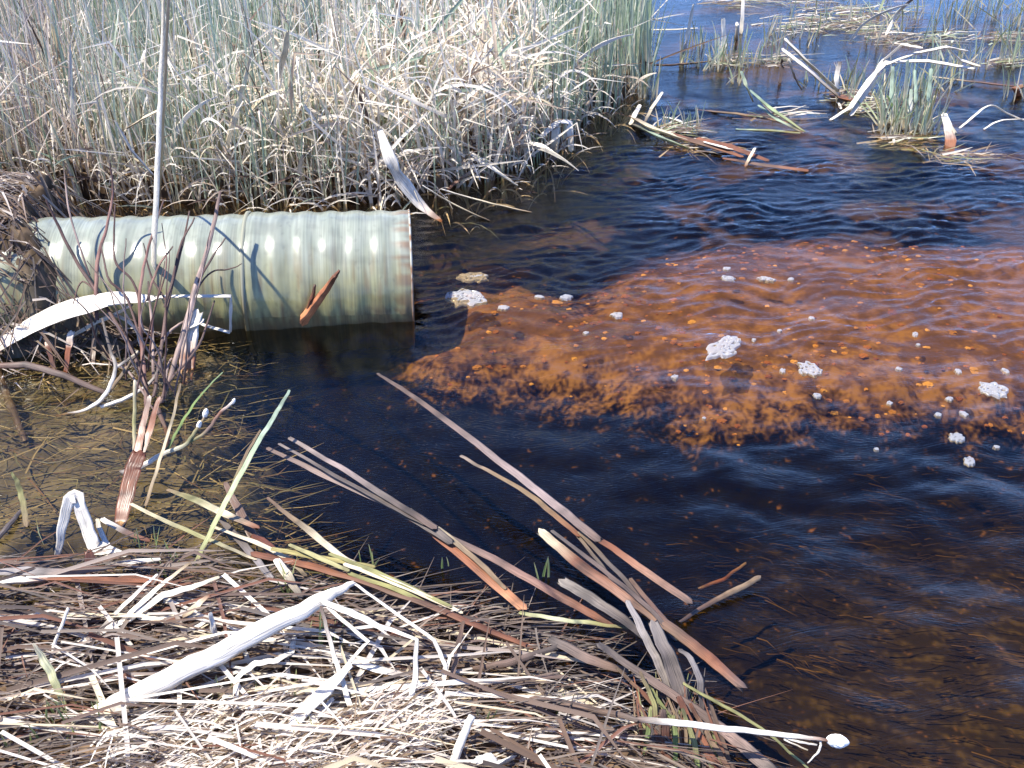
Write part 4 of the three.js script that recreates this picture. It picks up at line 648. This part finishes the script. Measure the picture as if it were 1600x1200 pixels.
{
  const dead = new Batch(), green = new Batch(), leaves = [];
  const UPZ = V(0.2, 0.35, 1).normalize();
  let tries = 0;
  for (let k = 0; k < 24000 && tries < 500000; tries++) {
    const z = -2.9 - 4.6 * Math.pow(R(), 1.35), x = rr(-4.2, 0.95), s = inReeds(x, z);
    if (s > 0.02) continue; const clump = n2(x * 2.4, z * 2.4); if (clump < -0.35 && R() < 0.5) continue; k++;
    const edge = sstep(-0.5, 0, s), pz = depthOf(V(x, 0.2, z)), u = 800 + x / pz / TAN * 600, y0 = groundY(x, z) - 0.01;
    const leftness = sstep(260, 60, u), tangle = sstep(420, 620, u) * sstep(920, 780, u), corner = sstep(820, 880, u);
    const g = R() < lerp(lerp(0.54, 0.22, tangle) + 0.28 * clump, 0.78, corner) * (1 - 0.4 * leftness);
    if (g) {
      const L = rr(0.25, 0.62) * (1 + 0.2 * corner) * lerp(1, 0.8, edge), c = tone(pick([GGR, GGR, [0.42, 0.50, 0.38], [0.30, 0.39, 0.22], [0.50, 0.53, 0.40]]));
      blade(green, arc(V(x, y0, z), rr(0, 0.16), R() * 6.28, L, rr(-0.05, 0.3)), rr(0.004, 0.010), [tone(CRM), c, c, mix3(c, [0.5, 0.5, 0.35], 0.4)], V(rr(-1.2, 0.2), 0.3, 0.8).normalize());
    } else {
      const c = tone(mix3(draw(REED), [0.48, 0.36, 0.30], leftness * rr(0.2, 0.8)), 0.22), t = R(), L = rr(0.18, 0.68) * lerp(1, 0.8, edge);
      const up = lerp(0.66, 0.28, tangle), lean = t < up ? rr(0, 0.22) : t < up + 0.18 ? rr(0.2, 0.8) : rr(0.7, 1.45), short = t < up ? 1 : 0.72;
      const foot = V(x, y0 + (lean > 0.7 ? rr(0, 0.35) : 0), z);
      blade(dead, t < up || R() < 0.25 ? arc(foot, lean, R() * 6.28, L * short, t < up ? rr(-0.15, 0.3) : rr(-0.1, 0.7)) : R() < 0.5 ? arc(foot, lean, R() * 6.28, L * short, rr(-0.12, 0.12), 3) : kinked(foot, lean * 0.7, R() * 6.28, L * 0.9, rr(0.6, 2.3), rr(0.35, 0.75)), rr(0.004, lerp(0.010, 0.017, tangle)), [mix3(c, BRN, 0.35), c, c, c], V(rr(-1.3, 0.3), 0.35, 0.8).normalize());
    }
  }
  // broken leaves that droop over the water along the front
  for (let k = 0; k < 1000; tries++) {
    const z = rr(-4.6, -2.9), x = rr(-2.6, 0.95), s = inReeds(x, z); if (s > -0.02 || s < -0.55) continue;
    const pz = depthOf(V(x, 0.2, z)), u = 800 + x / pz / TAN * 600; if (R() > (sstep(150, 480, u) + 0.15) * (1 - 0.8 * sstep(800, 860, u))) continue; k++;
    const c = tone(draw([[WHT, 6], [[0.76, 0.68, 0.55], 4], [CRM, 2], [[0.5, 0.38, 0.28], 1.5]]), 0.12), d = Math.PI / 2 + rr(-1.7, 1.7), l0 = rr(0.2, 1.2);
    const foot = V(x, groundY(x, z) + rr(0.02, 0.3), z);
    blade(dead, R() < 0.35 ? arc(foot, l0, d, rr(0.12, 0.34), rr(0.5, 2.0), 6) : kinked(foot, l0 * 0.8, d, rr(0.15, 0.4), rr(0.7, 2.2), rr(0.3, 0.7)), rr(0.005, 0.013), [c, c, mix3(c, BRN, 0.15)], V(rr(-1, 0.3), 0.6, 0.6).normalize());
  }
  // low skirt: short litter hanging along the front edge
  for (let k = 0; k < 1500; tries++) {
    const z = rr(-4.6, -2.9), x = rr(-4.2, 0.95), s = inReeds(x, z); if (Math.abs(s + 0.05) > 0.09) continue; k++;
    const c = tone(mix3(draw(REED), BRN, rr(0, 0.45))), d = Math.PI / 2 + rr(-1.1, 1.1);
    blade(dead, arc(V(x, groundY(x, z) + rr(0, 0.07), z), rr(0.3, 1.2), d, rr(0.08, 0.24), rr(0.3, 1.5)), rr(0.004, 0.010), [mix3(c, BRN, 0.4), c, c], V(rr(-0.6, 0.6), 0.6, 0.8).normalize());
  }
  stuff(dead, 'dead_reeds', 'thick mass of dead bleached reeds on the bank behind the pipe');
  stuff(green, 'green_reed_shoots', 'grey green young reed shoots rising through the dead reeds');
  // the ones that stand out one by one
  for (let k = 0; k < 210; tries++) {
    const z = rr(-4.7, -3.1), x = rr(-2.6, 0.85), s = inReeds(x, z); if (s > 0 || s < -1.1) continue; k++;
    const pz = depthOf(V(x, 0.2, z)), u = 800 + x / pz / TAN * 600, tangle = sstep(400, 600, u), c = tone(draw([[WHT, 6], [CRM, 2], [PNK, 1], [[0.62, 0.55, 0.47], 3]]), 0.12);
    const run = arc(V(0, 0, 0), rr(0.05, 0.5 + 0.7 * tangle), R() * 6.28, rr(0.25, 0.5), rr(-0.2, 1.0), 12), b = new Batch();
    if (R() < 0.4) { const f = 5 + Math.floor(R() * 4), dir = R() * 6.28, dr = rr(0.1, 0.9); for (let i = f; i < run.length; i++) { const e = (i - f) * 0.04; run[i].set(run[f].x + Math.cos(dir) * e * dr, run[f].y - e * rr(0.75, 0.85), run[f].z + Math.sin(dir) * e * dr); } }
    stem(b, run, [0.009, rr(0.011, 0.024), rr(0.010, 0.020), 0.004], [mix3(c, BRN, 0.3), c, c], { flat: 0.25, fold: 0.2, sides: 6, turn: rr(-1, 1), twist: rr(-1, 1), fray: 0.4, up: V(rr(-1.2, 0.2), 0.35, 0.8).normalize() });
    const m = b.mesh(M.straw); m.position.set(x, groundY(x, z) + rr(0, 0.12), z);
    top(m, 'reed_leaf', 'bleached dead reed leaf standing loose in the thick reed bank behind the pipe', 'leaf', 'dead reed leaves in the bank behind the pipe');
  }
}
{ // litter on the left shoulder round the rear of the pipe
  const b = new Batch();
  for (let k = 0; k < 2400;) {
    const x = rr(-2.2, -1.05), z = rr(-3.6, -2.15), s = inLeftBank(x, z); if (s > 0.16 * R()) continue; k++;
    const c = tone(pick([BRN, GRY, PNK, DRK, TANC, [0.55, 0.47, 0.4], BRN]), 0.3), a = rr(-0.9, 0.9) + (R() < 0.3 ? 1.4 : 0), L = rr(0.05, 0.24), p = V(x, groundY(x, z) + rr(0.0, 0.03), z), q2 = V(x + Math.cos(a) * L, 0, z + Math.sin(a) * L); q2.y = Math.max(0, groundY(q2.x, q2.z)) + rr(0.0, 0.03);
    blade(b, [p, p.clone().lerp(q2, 0.5).add(V(0, rr(0.0, 0.02), 0)), q2], rr(0.003, 0.009), [c, c, c], V(rr(-0.3, 0.3), 1, rr(-0.3, 0.6)).normalize());
  }
  stuff(b, 'brown_litter', 'matted brown litter of twigs and leaves on the left shoulder by the pipe');
}
{ // wet and bleached litter in the foreground
  const wet = new Batch(), pale = new Batch(), shoots = new Batch();
  const paleHere = outline([[190, 1200], [330, 1150], [520, 1130], [660, 1140], [660, 1190], [600, 1240], [600, 1700], [100, 1700]], 0);
  for (let k = 0; k < 3700;) {
    const x = rr(-1.5, 0.75), z = rr(-1.75, -0.7), s = inFore(x, z); if (s > 0.03) continue; k++;
    const y0 = Math.max(0.002, groundY(x, z)), onPale = sstep(0.06, -0.05, paleHere(x, z) + 0.04 * n2(x * 9, z * 9)), right = sstep(0.0, 0.25, x);
    let c = draw([[[0.105, 0.068, 0.042], 4], [[0.16, 0.105, 0.07], 3], [[0.20, 0.14, 0.105], 2.5], [[0.15, 0.12, 0.10], 2.5], [DRK, 3.5], [[0.18, 0.072, 0.036], 1.6], [[0.29, 0.22, 0.165], 1.5], [[0.55, 0.49, 0.43], 1.0]]);
    if (R() < onPale) c = pick([WHT, WHT, CRM, [0.66, 0.58, 0.48], TANC]);
    c = tone(c, 0.25);
    let a = rr(-0.35, 0.35) + (R() < 0.22 ? rr(-1.5, 1.5) : 0) + right * 0.55; if (onPale > 0.5) a = rr(-0.9, 0.4) + (R() < 0.15 ? 1.5 : 0);
    const L = rr(0.05, 0.22) * (onPale > 0.5 ? 0.5 : 1), p = V(x, y0 + rr(0.0, 0.028) , z), e = V(Math.cos(a) * L, rr(-0.012, 0.018), Math.sin(a) * L);
    blade(onPale > 0.5 ? pale : wet, [p, p.clone().addScaledVector(e, 0.5).add(V(0, rr(0, 0.01), 0)), p.clone().add(e)], rr(0.0012, 0.0048), [c, c, c], V(rr(-0.4, 0.4), 1, rr(-0.4, 0.4)).normalize());
  }
  for (let k = 0; k < 2600;) {
    const x = rr(-1.1, 0.1), z = rr(-1.3, -0.8); if (paleHere(x, z) > 0.02) continue; k++;
    const c = tone(pick([WHT, WHT, [0.66, 0.60, 0.53], [0.5, 0.41, 0.33], [0.58, 0.50, 0.42], TANC, BRN]), 0.15), a = rr(-1.0, 0.4) + (R() < 0.15 ? 1.4 : 0), L = rr(0.02, 0.1), p = V(x, Math.max(0.004, groundY(x, z)) + rr(0.004, 0.03), z), e = V(Math.cos(a) * L, rr(-0.012, 0.014), Math.sin(a) * L);
    blade(pale, [p, p.clone().addScaledVector(e, 0.5).add(V(0, 0.006, 0)), p.clone().add(e)], rr(0.0018, 0.005), [c, c, c], V(rr(-0.3, 0.3), 1, rr(-0.3, 0.3)).normalize());
  }
  for (let k = 0; k < 520;) {
    const x = rr(-1.4, 0.62), z = rr(-1.7, -0.75), s = inFore(x, z); if (s > 0.0) continue; k++;
    const right = sstep(-0.1, 0.3, x), near = sstep(-1.35, -1.1, z), c = tone(R() < (0.2 + 0.55 * near) * (1 - 0.8 * right) * sstep(-1.0, -0.6, x) + 0.08 ? pick([WHT, WHT, [0.66, 0.60, 0.53], CRM]) : pick([PNK, GRY, [0.20, 0.155, 0.12], BRN, DRK, [0.16, 0.105, 0.075], RST, [0.30, 0.24, 0.2]]), 0.2);
    const a = rr(-0.3, 0.3) + 0.5 * right + (R() < 0.35 ? rr(-1.3, 1.3) : 0), L = rr(0.15, 0.42), e = V(Math.cos(a) * L, 0, Math.sin(a) * L), p = V(x, Math.max(0.004, groundY(x, z)) + rr(0.012, 0.04), z).addScaledVector(e, -0.5), q = p.clone().add(e); q.y = rr(0.008, 0.055);
    const kink = R() < 0.25 ? rr(0.02, 0.05) : rr(0, 0.012); if (inFore(p.x, p.z) > 0.06 || inFore(q.x, q.z) > 0.06) continue;
    blade(R() < 0.5 ? wet : pale, [p, p.clone().lerp(q, rr(0.25, 0.75)).add(V(rr(-0.01, 0.01), kink, rr(-0.015, 0.015))), q], rr(0.0035, 0.0105), [c, c, mix3(c, BRN, 0.3)], V(rr(-0.5, 0.3), 1, rr(-0.3, 0.5)).normalize());
  }
  for (let k = 0; k < 70; k++) {                         // crowded leaf bases of the clump at the near right
    const a = P(rr(985, 1150), rr(1195, 1240), 0.005), b = P(rr(985, 1105), rr(1040, 1130), rr(0.03, 0.08)), c = tone(pick([TANC, RST, YGR, [0.17, 0.19, 0.06], PNK, GRY, BRN, ORG]), 0.2);
    blade(wet, [a, a.clone().lerp(b, 0.5).add(V(rr(-0.01, 0.01), rr(0, 0.015), 0)), b], rr(0.003, 0.008), [mix3(c, BRN, 0.4), c, c], V(rr(-0.5, 0.5), 0.8, 0.6).normalize());
  }
  const spot = (u, v, n, spread, hh) => { for (let i = 0; i < n; i++) { const p = P(u + rr(-spread, spread), v + rr(-spread, spread) * 0.5, 0.01); p.y = Math.max(0, groundY(p.x, p.z)); const c = tone(pick([[0.30, 0.38, 0.10], [0.42, 0.45, 0.16], [0.25, 0.33, 0.10]])); blade(shoots, arc(p, rr(0, 0.3), R() * 6.28, rr(0.4, 1) * hh, rr(0, 0.5), 4), rr(0.0025, 0.005), [c, c, mix3(c, CRM, 0.3)], V(rr(-0.5, 0.5), 0.2, 1).normalize()); } };
  for (const s of [[470, 980, 9, 40, 0.09], [515, 1010, 8, 25, 0.09], [430, 1090, 9, 40, 0.07], [110, 1150, 14, 60, 0.06], [60, 1180, 10, 60, 0.05], [130, 1120, 6, 25, 0.06], [390, 1160, 10, 60, 0.05], [470, 1170, 7, 30, 0.06], [260, 1180, 8, 70, 0.05], [340, 1090, 4, 30, 0.05], [455, 930, 4, 8, 0.12], [580, 880, 4, 20, 0.06], [270, 890, 7, 40, 0.07], [225, 850, 5, 20, 0.07], [700, 880, 2, 10, 0.06], [850, 900, 3, 20, 0.06], [885, 1130, 4, 20, 0.05], [760, 1140, 3, 20, 0.06]]) spot(...s);
  stuff(wet, 'wet_litter', 'brown wet reed litter matted along the near shore');
  stuff(pale, 'matted_straw', 'sun bleached straw matted flat at the bottom edge');
  stuff(shoots, 'grass_shoots', 'short bright grass shoots sprouting through the near litter');
}
{ // sunken grass of the left marsh and drowned weed of the stream bed
  const b = new Batch(), w = new Batch();
  for (let k = 0; k < 2300;) {
    const x = rr(-2.2, -0.35), z = rr(-2.75, -1.3); if (inLeftMarsh(x, z) > 0.03) continue; k++;
    const c = tone(pick([[0.11, 0.098, 0.065], [0.085, 0.075, 0.05], [0.13, 0.12, 0.08], [0.06, 0.052, 0.036], [0.12, 0.09, 0.068], [0.095, 0.105, 0.07], [0.19, 0.18, 0.125], [0.15, 0.155, 0.10], [0.24, 0.22, 0.15]]), 0.3), a = rr(-0.7, 0.4) + (R() < 0.4 ? rr(-1.5, 1.5) : 0), L = rr(0.03, 0.2);
    const p = V(x, Math.min(-0.004, groundY(x, z) + rr(0.002, 0.055)), z), e = V(Math.cos(a) * L, rr(-0.012, 0.012), Math.sin(a) * L);
    const q = [p, p.clone().addScaledVector(e, 0.5).add(V(rr(-0.02, 0.02), 0, rr(-0.02, 0.02))), p.clone().add(e)]; if (R() > 0.07) for (const o of q) o.y = Math.min(o.y, -0.004);
    blade(b, q, rr(0.0015, 0.0045), [c, c, c], V(rr(-0.3, 0.3), 1, rr(-0.3, 0.3)).normalize());
  }
  for (let k = 0; k < 2400;) {
    const x = rr(0.1, 1.9), z = rr(-2.1, -0.75), s = inAlgae(x, z); if (s > 0.4 * R() || groundY(x, z) > -0.06) continue; k++;
    const g = n2(x * 5, z * 9), c = tone(mix3([0.020, 0.014, 0.007], [0.075, 0.045, 0.014], sstep(0.1, 0.9, g + rr(-0.5, 0.35))), 0.3), a = 0.25 + rr(-0.3, 0.3) + 0.4 * n2b(x * 2, z * 2), L = rr(0.02, 0.08), p = V(x, groundY(x, z) + rr(0.002, 0.03), z);
    blade(w, [p, p.clone().add(V(Math.cos(a) * L / 2, 0.003, Math.sin(a) * L / 2)), p.clone().add(V(Math.cos(a) * L, rr(-0.02, 0.02), Math.sin(a) * L))], rr(0.0012, 0.0032), [c, c, c], V(rr(-0.3, 0.3), 1, rr(-0.3, 0.3)).normalize());
  }
  stuff(b, 'sunken_grass', 'olive brown drowned grass in the shallow left marsh', M.sunk);
  stuff(w, 'drowned_weed', 'rusty brown weed combed by the current on the near stream bed', M.sunk);
}
{ // iron crusted gravel along the rim of the orange shallows
  const b = new Batch(), src = new THREE.IcosahedronGeometry(1, 2), a = src.attributes.position;
  for (let k = 0; k < 800;) {
    const x = rr(-0.45, 2.3), z = rr(-3.3, -1.6), s = inBar(x, z); if (s > 0.10 * R() || (s < -0.25 && R() < 0.55)) continue; k++;
    const r = rr(0.003, 0.009) * (R() < 0.1 ? 1.8 : 1), o = R() * 99, c = tone(pick([[0.24, 0.10, 0.032], [0.31, 0.15, 0.036], [0.18, 0.07, 0.025], [0.40, 0.22, 0.055], [0.21, 0.09, 0.03]]), 0.2), y = groundY(x, z), base = b.n;
    for (let i = 0; i < a.count; i++) { const p = V().fromBufferAttribute(a, i), m = r * (1 + 0.32 * n3(p.x * 1.3 + o, p.y * 1.3, p.z * 1.3) + 0.12 * n3(p.x * 4 + o, p.y * 4, p.z * 4)); b.v(V(x + p.x * m * 1.2, y - r * 0.15 + p.y * m * 0.5, z + p.z * m), c, 0, 0); if (i % 3 === 2) b.i.push(base + i - 2, base + i - 1, base + i); }
  }
  stuff(b, 'iron_gravel', 'orange iron crusted gravel along the rim of the shallows', M.sunk);
}
{ // drifting green and brown vegetation of the back water
  const b = new Batch(), mats = [[1290, 40, 170, 16, 300], [1420, 62, 150, 14, 200], [1330, 20, 120, 10, 160], [1560, 100, 70, 8, 60], [1240, 0, 200, 10, 200], [1120, 8, 60, 6, 60], [1130, 95, 45, 12, 70], [1210, 95, 40, 10, 60], [1400, 215, 90, 16, 120], [1500, 240, 90, 16, 80], [1330, 170, 30, 12, 90], [1300, 150, 40, 12, 70], [1080, 225, 60, 16, 110], [1040, 205, 40, 12, 90], [1550, 60, 60, 12, 60], [1200, 180, 90, 8, 40]];
  for (const [u, v, du, dv, n] of mats) for (let i = 0; i < n * 0.6; i++) {
    const g = (R() + R() + R() - 1.5) / 1.5, p = P(u + g * du, v + (R() + R() - 1) * dv, 0.002), c = tone(pick([BRN, TANC, [0.26, 0.27, 0.13], PNK, [0.36, 0.40, 0.24], [0.62, 0.55, 0.44], WHT, [0.3, 0.24, 0.18]]), 0.25), a = rr(-0.5, 0.5) + (R() < 0.25 ? rr(-1.5, 1.5) : 0), L = rr(0.04, 0.22), y = v > 208 ? rr(-0.03, 0.004) : rr(-0.004, 0.018);
    p.y = y; blade(b, [p, p.clone().add(V(Math.cos(a) * L / 2, rr(0, 0.01), Math.sin(a) * L / 2)), p.clone().add(V(Math.cos(a) * L, rr(-0.01, 0.02), Math.sin(a) * L))], rr(0.004, 0.011), [c, c, c], V(rr(-0.4, 0.4), 1, rr(-0.2, 0.4)).normalize());
  }
  const tuft = (u, v, n, sp, hh, cs) => { for (let i = 0; i < n * 2; i++) { const p = P(u + rr(-sp, sp) * 1.15, v + rr(-0.3, 0.3) * sp, 0); p.y = -0.01; const c = tone(pick(cs)); blade(b, arc(p, rr(0, 0.3) + (R() < 0.15 ? 0.7 : 0), R() * 6.28, rr(0.35, 1.1) * hh, rr(0, 0.5), 5), rr(0.004, 0.009), [tone(CRM), c, c], V(rr(-0.5, 0.5), 0.2, 1).normalize()); } };
  for (const t of [[1140, 100, 14, 26, 0.2], [1200, 95, 10, 22, 0.16], [1105, 70, 6, 20, 0.16], [1545, 98, 14, 34, 0.22], [1585, 92, 8, 20, 0.25], [1420, 60, 12, 60, 0.2], [1500, 30, 16, 60, 0.22], [1300, 20, 10, 60, 0.14], [1420, 200, 60, 42, 0.25], [1380, 150, 20, 50, 0.2], [1470, 130, 16, 40, 0.2], [1240, 60, 14, 40, 0.18], [1090, 100, 12, 30, 0.18], [1560, 20, 20, 50, 0.25], [1380, 30, 14, 50, 0.2], [1010, 150, 8, 14, 0.2], [1060, 200, 12, 30, 0.12], [1590, 150, 8, 20, 0.2], [1290, 130, 8, 30, 0.12], [1330, 140, 5, 8, 0.2], [1145, 128, 4, 10, 0.12], [1480, 98, 8, 30, 0.16], [1590, 40, 10, 30, 0.25]]) tuft(...t, [GGR, [0.35, 0.42, 0.22], YGR, [0.45, 0.48, 0.34], CRM]);
  stuff(b, 'marsh_vegetation', 'scattered floating mats and green tufts on the back water');
}

renderer.render(scene, camera);
